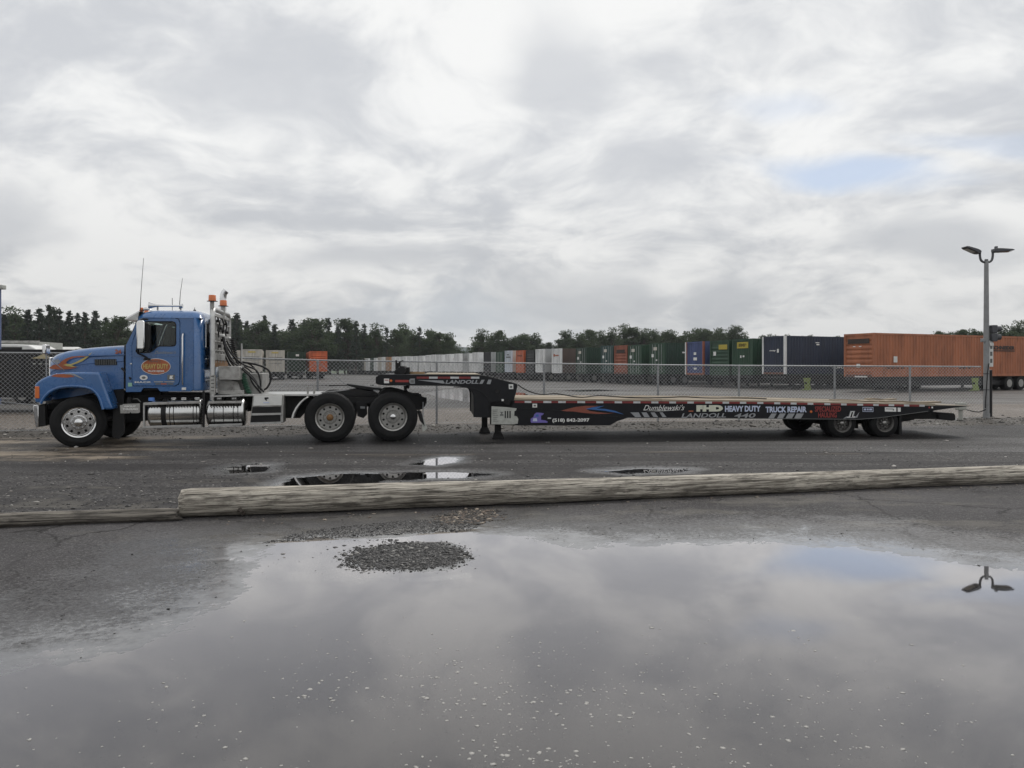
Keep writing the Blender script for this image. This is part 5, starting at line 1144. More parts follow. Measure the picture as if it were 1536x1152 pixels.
MB().tube([(.02,-.10,LZ(545)), (-.03,-.11,LZ(560)), (-.09,-.11,LZ(600)), (-.09,-.1,LZ(612))], .014, 6).build('pole_cable', BLACK, LP)
MB().tube(smooth_path([(-.08,-.1,LZ(614)), (-.35,-.15,LZ(617.5)), (-.7,-.1,LZ(614)), (LX(1446),0,LZ(611.5))]), .016, 6).build('pole_cable', BLACK, LP)
box_obj('pole_fitting', GALV, LP, LX(1471.6), LX(1476.4), -.06, .05, LZ(513), LZ(508), .01)
# signal head on the pole
TS = empty('traffic_signal', (LPX+.2, LPY, LZ(500)), 0, label='small black signal head fixed to the light pole facing right', cat='signal')
for k, z in enumerate((.13, -.13)):
    o = box_obj('signal_section', DKG, TS, -.09, .09, -.12, .12, z-.125, z+.125, .02)
    MB().lathe([(.085,0),(.09,.14),(.08,.14),(.078,.01),(0,.01)], 16, (.09, 0, z+.01), 'X').build('signal_visor', DKG, o, 40)
for z in (.2, -.2): MB().tube([(-.2,0,z), (-.09,0,z)], .02, 6).build('signal_bracket', DKG, TS)
box_obj('junction_box', WHITEP, TS, -.12, -.0, -.06, .06, -.40, -.30, .01)
# number sign strip
SG = empty('number_sign', (LPX+.14, LPY-.02, LZ(530)), 0, label='narrow white number plate fixed to the right of the light pole', cat='sign')
box_obj('sign_plate', WHITEP, SG, -.07, .06, -.01, .01, -.42, .40, .004)
for z in (-.3, -.08, .14): box_obj('sign_mark', GREYDEC, SG, -.04, .03, -.014, -.011, z, z+.13)
BO = empty('bollard', (*fpt(1484.5, 24.9), 0), 0, label='slim black post standing just behind the light pole', cat='post')
MB().tube([(0,0,-.02), (0,0,1.5)], .075, 14).build('post', BLACK, BO, 50); MB().lathe([(.08,0),(.08,.03),(0,.05)], 14, (0,0,1.5), 'Z').build('post_cap', BLACK, BO); MB().lathe([(.13,0),(.13,.02),(.08,.03)], 14, (0,0,0.01), 'Z').build('base_plate', BLACK, BO)
PS = empty('pipe_stub', (*fpt(1441, 23.2), 0), 0, label='pale square-topped pipe stub beside the trailer tail', cat='pipe')
PVC = pm('pale concrete', (.36,.36,.33), .7, 0, .15, 8)
MB().tube([(0,0,-.02), (0,0,.4)], .06, 12).build('pipe', PVC, PS, 50); box_obj('pipe_head', PVC, PS, -.13, .13, -.1, .1, .33, .55, .02)

# ------------------------------------------------------------------ freight containers on chassis
AX = math.atan2(.407, .914)
def cmat(c, nm, d=.35): return pm('container '+nm, c, .55, 0, .16, .8, dirt=d+.2, dcol=tuple(x*.42+.022 for x in c), bump=.1, stretch=(1.3,1.3,.35))
CMS = {k: cmat(c, k) for k, c in dict(orange=(.37,.13,.06), navy=(.024,.033,.060), green=(.022,.062,.034), dgreen=(.016,.042,.026), blue=(.060,.085,.20), teal=(.025,.065,.06), white=(.76,.765,.76), grey=(.42,.43,.43), black=(.022,.024,.026), brick=(.27,.082,.045), brown=(.09,.062,.052), redor=(.52,.11,.035), beige=(.52,.485,.43), pale=(.58,.63,.70), tan=(.36,.2,.11), rail=(.13,.05,.03)).items()}
UNDER = pm('chassis black', (.014,.014,.015), .6, 0, .3, 2); LIME = pm('lime board', (.20,.26,.07), .6, 0, .12, 5)
CW, CH, CZ = 2.44, 2.88, 1.02
def corr(L, n, depth, z0, z1):
    """trapezoid corrugation along x, outward to -y"""
    xs, ys = [], []; p = L/n
    for i in range(n):
        for f, o in ((0,0),(.32,0),(.5,1),(.82,1)): xs.append(i*p+f*p); ys.append(depth*o)
    xs.append(L); ys.append(0); m = len(xs)
    vs = [(x, y, z0) for x, y in zip(xs, ys)]+[(x, y, z1) for x, y in zip(xs, ys)]
    return vs, [(i, i+1, m+i+1, m+i) for i in range(m-1)]
_cm = {}
def cached(key, fn):
    if key not in _cm: _cm[key] = fn()
    return _cm[key]
def part(name, key, fn, mat, par):
    me = cached((key, mat.name), lambda: (lambda m: (m.materials.append(mat), m)[1])(fn().mesh(name, None)))
    return link(name, me, None, par)
def container(t, kind, side, end, endtype, label, L=14.6, posts=None, dz=0.0, loc=None, ang=AX, far=False, under=True):
    P_ = Vector((23.6-.407*t, 50+.914*t)) if loc is None else Vector(loc)
    ct = empty('freight_container', (P_.x, P_.y, CZ+dz), ang, label=label, cat='container', group='freight containers parked across the lot')
    sm, em = CMS[side], CMS[end]; pmn = CMS[posts] if posts else em
    nr = int(L/(.28 if not far else .6))
    def side_mb(y, flip):
        mb = MB(); vs, fs = corr(L-.24, nr, .036, .16, CH-.12)
        mb.add([(x+.12, (y+.012+yy) if not flip else (y-.012-yy), z) for x, yy, z in vs], fs); return mb
    smooth_side = endtype == 'box'
    if smooth_side:
        part('side_panel', ('sbox', L), lambda: MB().box(.1, L-.1, .006, .03, .14, CH-.1), sm, ct); part('side_panel', ('sboxb', L), lambda: MB().box(.1, L-.1, CW-.03, CW-.006, .14, CH-.1), sm, ct)
    else:
        part('side_panel', ('s', L, nr), lambda: side_mb(0, False), sm, ct); part('side_panel', ('sb', L, nr), lambda: side_mb(CW, True), sm, ct)
    for x in (0, L-.16):
        for y in (0, CW-.16): part('corner_post', ('cp', x, y), lambda: MB().box(x, x+.16, y, y+.16, 0, CH), pmn if x == 0 else sm, ct)
    for y in (0, CW-.10):
        part('bottom_rail', ('br', L, y), lambda: MB().box(.16, L-.16, y+.002, y+.10, 0, .17), sm, ct); part('top_rail', ('tr', L, y), lambda: MB().box(.16, L-.16, y+.002, y+.10, CH-.13, CH-.002), sm, ct)
    part('roof', ('rf', L), lambda: MB().box(.02, L-.02, .04, CW-.04, CH-.06, CH-.01), sm, ct)
    part('floor', ('fl', L), lambda: MB().box(.02, L-.02, .05, CW-.05, .05, .15), sm, ct)
    # end wall
    if endtype == 'hrib':
        part('end_wall', 'ehr', lambda: MB().box(.05, .08, .16, CW-.16, .1, CH-.1), em, ct)
        for k in range(7): part('end_rib', ('er', k), lambda: MB().add([(.05,.18,.25+k*.31),(.05,CW-.18,.25+k*.31),(.05,CW-.18,.47+k*.31),(.05,.18,.47+k*.31),(.012,.2,.31+k*.31),(.012,CW-.2,.31+k*.31),(.012,CW-.2,.41+k*.31),(.012,.2,.41+k*.31)], [(4,5,6,7),(0,1,5,4),(1,2,6,5),(2,3,7,6),(3,0,4,7)]), em, ct)
    elif endtype == 'vrib':
        def ev():
            mb = MB(); vs, fs = corr(CW-.32, 8, .045, .1, CH-.1); mb.add([(.02+yy, .16+x, z) for x, yy, z in vs], fs); return mb
        part('end_wall', 'ev', ev, em, ct)
    else:
        part('end_wall', 'ed', lambda: MB().box(.03, .07, .16, CW-.16, .1, CH-.1), em, ct)
        part('door_seam', 'eds', lambda: MB().box(.022, .03, CW/2-.012, CW/2+.012, .12, CH-.12), CMS['black'], ct)
        for y in (.5, .92, CW-.92, CW-.5): part('lock_rod', ('lr', y), lambda: MB().box(.0, .022, y-.015, y+.015, .08, CH-.1), CMS['grey'] if not far else CMS['grey'], ct)
    part('end_sill', 'esill', lambda: MB().box(-.012, .12, .16, CW-.16, -.02, .14), CMS['rail'] if side in ('navy','orange','brick') else pmn, ct)
    part('end_header', 'ehead', lambda: MB().box(.004, .12, .16, CW-.16, CH-.14, CH-.004), em, ct)
    if under: chassis(P_, ang, L, t, dz, label, endtype in ('door', 'box'))
    return ct
_ch = {}
def chassis(P_, ang, L, t, dz, label, wf=False):
    rt = empty('container_chassis', (P_.x, P_.y, 0), ang, label='chassis under the '+label, cat='chassis', group='chassis under the parked containers')
    for y in (.55, CW-.67): part('frame_beam', ('fb', y), lambda: MB().box(.05, L-.05, y, y+.12, .55, 1.0), UNDER, rt)
    part('added_shade_box', ('ub', L), lambda: MB().box(.5, L-.5, .35, CW-.35, .40, .70), UNDER, rt)  # box added to make a continuous dark band below the containers
    for x in (.05, L*.5, L-.3): part('cross_beam', ('cb', round(x, 2)), lambda: MB().box(x, x+.2, .02, CW-.02, .82, .99), UNDER, rt)
    for y in (.42, CW-.55):
        x0 = L-3.2 if wf else 2.2; part('landing_leg', ('ll', y, x0), lambda: MB().box(x0+.1, x0+.24, y, y+.14, .05, .8), UNDER, rt); part('landing_foot', ('lf', y, x0), lambda: MB().box(x0, x0+.34, y-.1, y+.24, .02, .07), DULLALU, rt)
        part('mud_flap', ('mf', y, wf), lambda: MB().box(*((.30,.33) if wf else (L-.5, L-.47)), y-.38, y+.5, .14, .98), UNDER, rt)
    for x in ((1.0, 2.3) if wf else (L-1.2, L-2.5)):
        for y, s in ((.0, 1), (CW, -1)):
            me = cached('cwheel', lambda: (lambda m: (m.materials.append(RUBBER), m)[1])(MB().lathe([(.28,.02),(.42,.0),(.49,.03),(.5,.08),(.5,.5),(.45,.56),(.2,.56)], 24).mesh('wheel', 40)))
            o = link('wheel', me, None, rt); o.location = (x, y, .5); o.rotation_euler = (0, 0, 0 if s > 0 else PI)
            m2 = cached('crim', lambda: (lambda m: (m.materials.append(STEELRIM), m)[1])(MB().lathe([(0,.03),(.08,.03),(.1,.08),(.2,.10),(.26,.02),(.285,.015)], 24).mesh('rim', 40)))
            link('rim', m2, None, o)
    return rt
def clet(ct, st, mat, y0, y1, z0, z1, end=True, **kw):
    """lettering on the end (runs from the left edge) or on the long side"""
    if end:
        vs, fs = text_mesh(st, kw.get('bold', .03)); xs = [p[0] for p in vs]; ys = [p[1] for p in vs]
        a0, a1, b0, b1 = min(xs), max(xs), min(ys), max(ys)
        out = [(-.016, y0+(y1-y0)*(p[0]-a0)/(a1-a0), z0+(z1-z0)*(p[1]-b0)/(b1-b0)) for p in vs]
        me = bpy.data.meshes.new('lettering'); me.from_pydata(out, [], fs); link('lettering', me, mat, ct)
    else: lettering('lettering', st, mat, ct, y0, y1, z0, z1, -.012, bold=kw.get('bold', .03))
def cpatch(ct, mat, a0, a1, z0, z1, end=True, off=.010):
    if end: MB().box(-off-.004, -off, a0, a1, z0, z1).build('marking', mat, ct, None)
    else: MB().box(a0, a1, -off-.003, -off+.001, z0, z1).build('marking', mat, ct, None)
DKB = pm('dark print', (.035,.02,.015), .6, 0, .1, 6); EMPY = pm('yellow sign', (.42,.34,.05), .6, 0, .1, 6)
# note: on the end face the left edge of the picture is y = CW
def EY(f): return CW*(1-f)
c = container(0, 'o', 'orange', 'orange', 'hrib', 'big orange corrugated container, nearest one at the right', L=16.15, dz=.0)
cpatch(c, DKB, EY(.86), EY(.14), 2.20, 2.52, off=.014); clet(c, 'SCHNEIDER', CMS['orange'], EY(.16), EY(.84), 2.29, 2.49, bold=.05)
for f in (.32, .52): cpatch(c, WHITE, EY(f+.08), EY(f), 1.98, 2.04, off=.02)
cpatch(c, WHITEP, EY(.56), EY(.44), .62, .86, off=.02); cpatch(c, WHITEP, .0, .0+.001, 0, .01)
clet(c, 'SCHNEIDER', DKB, 11.7, 14.2, 1.90, 2.18, end=False, bold=.06); cpatch(c, DKB, 11.7, 14.2, 1.78, 1.85, end=False)
cpatch(c, WHITEP, 1.8, 2.15, .95, 1.35, end=False); [cpatch(c, DKB, a, a+.3, .54, .62, end=False) for a in (1.2,1.6,2.0,2.5,8.2,8.6,9.1)]
box_obj('end_bumper', WHITEP, c, -.03, -.014, .5, 1.5, -.04, .05)
c = container(7.9, 'n', 'navy', 'navy', 'vrib', 'dark navy container with white corner posts beside the orange one', posts='white', dz=.12)
clet(c, 'swap', WHITE, EY(.34), EY(.6), 1.70, 1.82); cpatch(c, WHITE, EY(.74), EY(.66), 1.62, 1.9, off=.012); [cpatch(c, WHITE, a, a+.28, 2.24, 2.40, end=False) for a in (6.0,6.36,6.72,7.3,7.66,8.02)]; clet(c, 'DPLFT OLV', WHITE, 5.0, 7.6, .42, .60, end=False, bold=.04); cpatch(c, WHITE, 3.0, 3.4, 2.36, 2.42, end=False); cpatch(c, WHITE, 3.1, 3.4, 2.2, 2.3, end=False)
c = container(11.4, 'g', 'green', 'green', 'vrib', 'green container with a yellow square sign high on its end', dz=.04)
cpatch(c, EMPY, EY(.80), EY(.26), 2.12, 2.62, off=.012); clet(c, 'EMP', DKB, EY(.34), EY(.72), 2.24, 2.50, bold=.06); cpatch(c, WHITE, EY(.48), EY(.42), 1.35, 1.55, off=.02); cpatch(c, WHITE, EY(.62), EY(.54), 1.4, 1.55, off=.02); clet(c, '53', WHITE, 2.2, 3.0, 1.4, 1.7, end=False)
c = container(14.2, 'g', 'green', 'green', 'hrib', 'green ribbed container left of the one with the yellow square')
cpatch(c, EMPY, EY(.92), EY(.48), 2.12, 2.52, off=.02); clet(c, 'EM', DKB, EY(.54), EY(.86), 2.2, 2.46, bold=.06); cpatch(c, WHITE, EY(.34), EY(.2), 1.62, 1.95, off=.02)
c = container(17.5, 'b', 'blue', 'blue', 'vrib', 'mid blue container with orange and white corner posts', posts='brick')
cpatch(c, WHITEP, CW-.05, CW+.12, .0, 2.86, off=.02); cpatch(c, WHITE, EY(.6), EY(.46), 1.72, 1.95, off=.012); cpatch(c, WHITE, EY(.64), EY(.44), 1.25, 1.5, off=.012); cpatch(c, WHITE, EY(.62), EY(.46), .45, .6, off=.012)
lst = [(23.2,'dgreen','green','door','dark green container, second left of the blue one with orange posts'),(27.0,'green','green','door','green container right of the brick red ribbed one'),(29.6,'brick','brick','hrib','brick red ribbed container between two green ones'),(32.3,'teal','teal','door','teal green container just left of the brick red one'),
       (37.8,'dgreen','dgreen','door','very dark green container right of the white one with a brown side'),(43.8,'brown','white','box','white box trailer body with a dark brown picture side'),(48.3,'grey','white','box','white container with grey side left of the brown-sided one'),(51.2,'black','black','hrib','black ribbed container between the white and the bright orange ones'),
       (54.2,'redor','redor','door','bright orange container right of a pale blue-white one'),(58.0,'beige','pale','box','pale blue-white container beside the bright orange one'),(61.1,'dgreen','green','door','narrow glimpse of green container left of the pale one'),(65.8,'grey','black','vrib','dark ended container with a grey side and oval emblem'),
       (70.4,'white','white','box','white container with grey mark left of the emblem one'),(74.6,'white','grey','box','pale grey container with a framed panel on its end'),(78.6,'white','white','box','white container at the right of the graffiti one')]
for i, (t, s, e, et, lb) in enumerate(lst):
    c = container(t, 'x', s, e, et, lb, far=i > 5, dz=(.05 if i % 3 == 0 else -.03 if i % 3 == 1 else 0))
    dark = e in ('green', 'dgreen', 'teal', 'black', 'brick', 'redor')
    if i in (0, 1, 3, 4): cpatch(c, CMS['beige'], EY(.52), EY(.28), 2.2, 2.5, off=.02); cpatch(c, WHITE, EY(.30), EY(.16), 1.55, 1.85, off=.02); cpatch(c, WHITE, EY(.54), EY(.44), 1.2, 1.34, off=.02); [cpatch(c, WHITE, a, a+.3, 1.92, 2.06, end=False) for a in (2.0, 2.4, 2.8)]
    if i == 2: cpatch(c, DKB, EY(.85), EY(.2), 2.1, 2.45, off=.02); clet(c, 'SCHNEIDER', CMS['brick'], EY(.24), EY(.8), 2.18, 2.38, bold=.05)
    if i == 5: cpatch(c, ORANGEP, EY(.36), EY(.2), 1.95, 2.25, off=.012); cpatch(c, ORANGEP, EY(.75), EY(.4), 2.0, 2.14, off=.012); MB().lathe([(0,0),(1.0,.002),(1.0,.01)], 28, (3.6, -.02, 1.5)).build('round_picture', CMS['tan'], c, None); MB().lathe([(0,0),(.6,.002),(.6,.01)], 28, (3.6, -.032, 1.5)).build('round_picture', CMS['rail'], c, None)
    if i == 8: clet(c, 'SCHNEIDER', DKB, EY(.2), EY(.8), 2.1, 2.28)
    if i == 9: cpatch(c, GREYDEC, EY(.6), EY(.3), 2.25, 2.4, off=.012); cpatch(c, GREYDEC, EY(.8), EY(.2), 1.92, 2.08, off=.012)
    if i == 11: MB().lathe([(.55,0),(.62,.0),(.62,.01),(.55,.01)], 24, (2.0, -.02, 2.1)).build('oval_emblem', WHITE, c, None); cpatch(c, WHITE, 1.6, 2.4, 2.04, 2.16, end=False)
    if i == 13: cpatch(c, GREYDEC, EY(.85), EY(.22), 1.95, 2.06, off=.012); cpatch(c, GREYDEC, EY(.92), EY(.12), 2.3, 2.34, off=.012); cpatch(c, GREYDEC, EY(.92), EY(.12), 1.7, 1.74, off=.012)
hx = Vector((23.6-.407*3.7+.914*6.5, 50+.914*3.7+.407*6.5))
container(3.7, 'h', 'dgreen', 'dgreen', 'door', 'added dark container that blocks light under the big orange one', L=13.0, loc=hx, dz=-.1)  # added behind the orange container to keep light from beneath it
# far end of the row: white and pale trailers down to the gap in the trees
c = container(83.0, 'w', 'white', 'white', 'box', 'white trailer body with dark graffiti loops on its side', far=True)
MB().tube(smooth_path([(1.5,-.02,.5),(1.9,-.02,1.0),(2.6,-.02,1.1),(3.0,-.02,.6),(3.6,-.02,.5),(3.9,-.02,.9)]), .05, 5).build('graffiti', CMS['black'], c); MB().tube(smooth_path([(.6,-.02,2.1),(1.4,-.02,1.9),(2.3,-.02,2.2)]), .05, 5).build('graffiti', REDP, c)
cpatch(c, CMS['black'], 3.0, 4.4, 1.7, 2.8, end=False)
tt = 87.0; cols = ['white']*9+['tan','white','beige','white','dgreen','white','beige','dgreen','white','beige','white']; k = 0
ORD = 'first second third fourth fifth sixth seventh eighth ninth tenth eleventh twelfth thirteenth fourteenth fifteenth sixteenth seventeenth eighteenth nineteenth twentieth'.split()
while tt < 172 and k < len(cols):
    cc = cols[k]
    w = 'far %s, %s one left of the graffiti trailer' % ({'white':'white box trailer','tan':'tan box trailer','beige':'beige box trailer','dgreen':'dark green container'}[cc], ORD[k])
    container(tt, 'f', 'grey' if cc == 'white' and k % 3 == 1 else cc, cc, 'box', w, far=True, dz=random.uniform(-.08, .08)); tt += random.uniform(3.3, 4.6); k += 1
# nearer cluster left of the row
for px, D, s, lb in ((491,110,'redor','orange container standing apart behind the tractor deck'),(458,113,'dgreen','dark green container left of the lone orange one'),(427,104,'beige','dirty beige trailer body right of its twin behind the hoses'),(393,99,'beige','dirty beige trailer body nearest the headache rack'),(360,104,'beige','dirty beige trailer body half hidden by the headache rack')):
    a_ = R_(107); P_ = fpt(px, D); e_ = Vector((math.cos(a_), math.sin(a_)))
    c = container(0, 'l', s, s, 'hrib' if s == 'redor' else 'vrib' if s == 'dgreen' else 'door', lb, loc=P_, ang=a_, far=True, dz=.1)
    if s == 'beige': cpatch(c, YELLOW, .8, 1.7, 2.45, 2.65, off=.02); [cpatch(c, GREYDEC, .3, 2.1, z, z+.05, off=.02) for z in (1.9, 1.5, 1.1)]
    if s == 'dgreen': cpatch(c, WHITE, .9, 1.35, 2.2, 2.5, off=.02)
for px, D, y, s in ((1209, 54.6, 0, 1), (1461, 53.8, 0, -1)):
    p = fpt(px, D); o = empty('lime_board', (p.x, p.y, 0), R_(10), label='lime green wheel board under the %s container' % ('navy' if s > 0 else 'orange'), cat='board', group='lime boards under the containers')
    MB().prism([(-.45,.02),(-.1,.10),(-.12,.45),(-.2,.9),(.36,.9),(.28,.5),(.42,.02)], -.03, .03).build('board', LIME, o, None); MB().box(-.13, .05, -.045, -.03, .46, .6).build('board_mark', BLACK, o, None)

# ------------------------------------------------------------------ yard beyond the fence at the left
def yard_root(name, px, D, rz, label, cat): 
    p = fpt(px, D); return empty(name, (p.x, p.y, 0), rz, label=label, cat=cat)
bt = yard_root('black_trailer', -60, 27.0, R_(9), 'long black trailer behind the left end of the fence', 'trailer')
def z_at(y, D): return EYE-(y-HOR)*D/FOC
z0, z1 = .55, z_at(526.5, 27.6)
box_obj('body', BLACK, bt, -4, 4.2, 0, 2.4, z0, z1, .03)
for i in range(9): box_obj('side_stake', BLKPNT, bt, -3.9+i*.98, -3.8+i*.98, -.06, -.005, z0, z1-.05)
box_obj('side_rail', BLKPNT, bt, -4, 4.2, -.07, -.005, z1-.06, z1+.05); box_obj('side_rail', BLKPNT, bt, -4, 4.2, -.09, -.065, z0+.5, z0+.56)
for x in (2.4, 2.6, 2.8, 3.0): box_obj('marker_lamp', GREYP, bt, x, x+.09, -.09, -.065, 1.73, 1.77)
for x in (-.5, .2, .9): box_obj('reflector', GREYP, bt, x, x+.35, -.09, -.065, .72, .76)
MB().prism([(2.35,1.94),(2.55,2.0),(2.75,2.10),(2.98,1.96),(2.9,1.93)], -.12, .4).build('cargo_strap_cover', pm('tan tarp', (.42,.36,.22), .8), bt, None)
for x in (-2.4, -1.2, 3.0): 
    o = link('wheel', cached('cwheel', lambda: None), None, bt); o.location = (x, -.02, .46); link('rim', cached('crim', lambda: None), None, o)
vn = yard_root('white_van', -10, 34.0, R_(6), 'white van roof with dark glass showing over the black trailer', 'van')
zt_ = z_at(516.4, 34); zg_ = z_at(517.8, 34)
rg = []
for v in (0, 2.0): rg.append([(-3.2,v,.4),(2.0,v,.4),(2.15,v,1.4),(1.75,v,zt_-.18),(1.45,v,zt_-.02),(1.0,v,zt_),(-3.2,v,zt_)])
MB().loft(rg).build('body', WHITEP, vn, 30, .05)
box_obj('side_glass', DGLASS, vn, -3.0, 1.2, -.02, -.005, zt_-.75, zt_-.12); box_obj('side_glass_backing', BLACK, vn, -3.0, 1.2, -.004, .004, zt_-.75, zt_-.12)
for x in (-2.2, 1.2):
    o = link('wheel', cached('cwheel', lambda: None), None, vn); o.location = (x, -.01, .36); o.scale = (.72, .5, .72); link('rim', cached('crim', lambda: None), None, o)
db = yard_root('grey_dump_body', 0, 38.0, R_(4), 'grey high-sided dump body behind the white van', 'truck body')
zt_ = z_at(511.5, 38); box_obj('box_body', GREYP, db, -3, 1.85, 0, 2.3, 1.0, zt_-.03)
box_obj('top_rail', DULLALU, db, -3, 1.87, -.05, .06, zt_-.10, zt_+.02)
for x in (-1.2, -.2, .72, 1.78): box_obj('side_rib', DULLALU, db, x, x+.09, -.06, -.004, 1.0, zt_-.1)
box_obj('chassis', BLACK, db, -3, 2.2, .5, 1.8, .5, 1.0)
for x in (-2, .9):
    o = link('wheel', cached('cwheel', lambda: None), None, db); o.location = (x, -.02, .5); link('rim', cached('crim', lambda: None), None, o)
tk = yard_root('white_tank_truck', 78, 42.0, R_(3), 'white rounded tank showing above the fence near the blue hood', 'tank')
zt_ = z_at(519.4, 42); MB().lathe([(0,-.75),(.5,-.72),(.72,-.6),(.76,-.4),(.76,.9),(.72,1.0),(0,1.05)], 24, (0, 1, zt_-.77), 'X').build('tank', WHITEP, tk, 45)
box_obj('chassis', BLACK, tk, -1.6, 4, .3, 1.7, .6, .95); box_obj('tail_box', GREYP, tk, 1.1, 3.4, .2, 1.8, .95, zt_-.12, .04)
MB().lathe([(.2,0),(.2,.08),(0,.1)], 14, (-.3,1,zt_-.03), 'Z').build('tank_hatch', GALV, tk)
for x in (-.9, 2.4):
    o = link('wheel', cached('cwheel', lambda: None), None, tk); o.location = (x, .25, .5); link('rim', cached('crim', lambda: None), None, o)
yp = yard_root('yard_light_pole', -0.5, 33.0, 0, 'blue-grey yard light pole cut by the left edge of the picture', 'light pole')
MB().tube([(0,0,0), (0,0,z_at(430,33))], .06, 12).build('pole', pm('blue pole', (.12,.15,.28), .5), yp, 50); box_obj('lamp_head', GREYP, yp, -.25, .2, -.15, .15, z_at(434,33), z_at(427.5,33), .03)
MB().lathe([(.2,0),(.2,.04),(.12,.06)], 12, (0,0,0), 'Z').build('base_plate', GALV, yp)
# ------------------------------------------------------------------ trees along the far side
def leaf_mat(name, c0, c1):
    M = bpy.data.materials.new(name); M.use_nodes = True; g = NT(M.node_tree); b = g.n['Principled BSDF']
    rnd = g.new('ShaderNodeNewGeometry').outputs['Random Per Island']; ob = g.new('ShaderNodeObjectInfo').outputs['Random']
    c = g.mix(rnd, c0, c1); c = g.mix(g.m('MULTIPLY', ob, 0.5), c, tuple(x*.6 for x in c0))
    g.l.new(c, b.inputs['Base Color']); b.inputs['Roughness'].default_value = .75; b.inputs['Specular IOR Level'].default_value = .2
    tl = g.new('ShaderNodeBsdfTranslucent'); g.l.new(g.mix(0.35, c, (0.10, 0.13, 0.06)), tl.inputs[0]); mx = g.new('ShaderNodeMixShader'); mx.inputs[0].default_value = 0.42
    g.l.new(b.outputs[0], mx.inputs[1]); g.l.new(tl.outputs[0], mx.inputs[2]); g.l.new(mx.outputs[0], g.n['Material Output'].inputs[0])
    return M
PINEM = leaf_mat('pine needles', (.046,.062,.052), (.080,.100,.078)); LEAFM = leaf_mat('broad leaves', (.050,.075,.044), (.095,.12,.068)); BARK = pm('bark', (.075,.06,.048), .9, 0, .25, 6)
def cards(cent, size, nrm_up=0.3, aspect=1.0):
    """leaf-clump quads with random tilt, as arrays"""
    n = len(cent); u = RNG.normal(size=(n, 3)); u /= np.linalg.norm(u, axis=1)[:, None]; w = RNG.normal(size=(n, 3)); w[:, 2] *= nrm_up
    v = np.cross(u, w); v /= np.linalg.norm(v, axis=1)[:, None]+1e-9
    s = size[:, None]; q = np.stack([cent-u*s, cent-v*s*aspect*.6+u*s*.1, cent+u*s, cent+v*s*aspect*.6+u*s*.1], 1)
    return q.reshape(-1, 3), np.arange(4*n).reshape(n, 4)
def np_mesh(name, co, fs, mat):
    me = bpy.data.meshes.new(name); me.vertices.add(len(co)); me.vertices.foreach_set('co', co.astype(np.float32).ravel()); k = fs.shape[1]
    me.loops.add(fs.size); me.loops.foreach_set('vertex_index', fs.astype(np.int32).ravel()); me.polygons.add(len(fs))
    me.polygons.foreach_set('loop_start', np.arange(0, fs.size, k, dtype=np.int32)); me.polygons.foreach_set('loop_total', np.full(len(fs), k, np.int32)); me.update(); me.materials.append(mat); return me
def pine(H, dense=1.0, ragged=.35, wide=.26):
    tr = MB(); tr.tube([(0,0,-.2), (.06*RNG.normal(),.06*RNG.normal(),H*.5), (0,0,H*.98)], [H*.018, H*.012, .03], 8)
    cs, ss = [], []; z = H*.12
    while z < H*.985:
        f = z/H; rad = H*wide*(1-f)**.8*(.75+RNG.uniform(-ragged, ragged))+.25
        nb_ = int(2+2*RNG.random()); a0 = RNG.uniform(0, 6.28)
        for k in range(nb_):
            if RNG.random() > dense*.92: continue
            a = a0+2*PI*k/nb_+RNG.normal()*.25; r = rad*RNG.uniform(.55, 1.15); dr = RNG.uniform(-.18, .30)
            tip = np.array([math.cos(a)*r, math.sin(a)*r, z+r*dr])
            tr.tube([(0,0,z), tuple(tip*np.array([.6,.6,1])+np.array([0,0,-.1*r*0]))], [.05, .015], 4, cap=False)
            m = int(16+r*18); t = RNG.uniform(.15, 1.0, m)**.8
            p = np.array([0,0,z])+(tip-np.array([0,0,z]))*t[:, None]+RNG.normal(size=(m,3))*np.array([.16,.16,.10])*(.35+r*.2)
            cs.append(p); ss.append(RNG.uniform(.11, .27, m)*(1.0-.4*f))
        z += H*RNG.uniform(.010, .022)
    m = 24; cs.append(np.stack([RNG.normal(size=m)*.1, RNG.normal(size=m)*.1, H*RNG.uniform(.9, 1.0, m)], -1)); ss.append(RNG.uniform(.06, .14, m))
    co, fs = cards(np.concatenate(cs), np.concatenate(ss), .9)
    return tr, np_mesh('crown', co, fs, PINEM)
def broad(H, wide=.36, open_=.5, lean=0.0):
    tr = MB(); tr.tube([(0,0,-.2), (.1,0,H*.3), (lean*.4,0,H*.6), (lean,0,H*.9)], [H*.022, H*.018, H*.012, .03], 8); cl = []
    nc = int(40+14*RNG.random())
    for k in range(nc):
        f = RNG.uniform(.28, .97); prof = math.sin(min(1, (f-.12)/.75)*PI)**.6 if f < .87 else .55
        a = RNG.uniform(0, 6.28); r = H*wide*prof*RNG.uniform(.1, 1.0)**.6
        c = np.array([math.cos(a)*r+lean*f, math.sin(a)*r, f*H]); cl.append((c, H*RNG.uniform(.045, .105)))
        tr.tube([(lean*f*.6,0,f*H*.72), tuple(c*.6+np.array([0,0,f*H*.34])), tuple(c)], [.09, .05, .02], 5, cap=False)
    cs, ss = [], []
    for c, r in cl:
        m = int(190*(1-open_*.5)); d = RNG.normal(size=(m,3)); d /= np.linalg.norm(d, axis=1)[:, None]
        cs.append(c+d*r*(RNG.uniform(.25, 1.15, m)**.6)[:, None]*np.array([1.15,1.15,.85])); ss.append(RNG.uniform(.07, .21, m))
    co, fs = cards(np.concatenate(cs), np.concatenate(ss), .7)
    return tr, np_mesh('crown', co, fs, LEAFM)
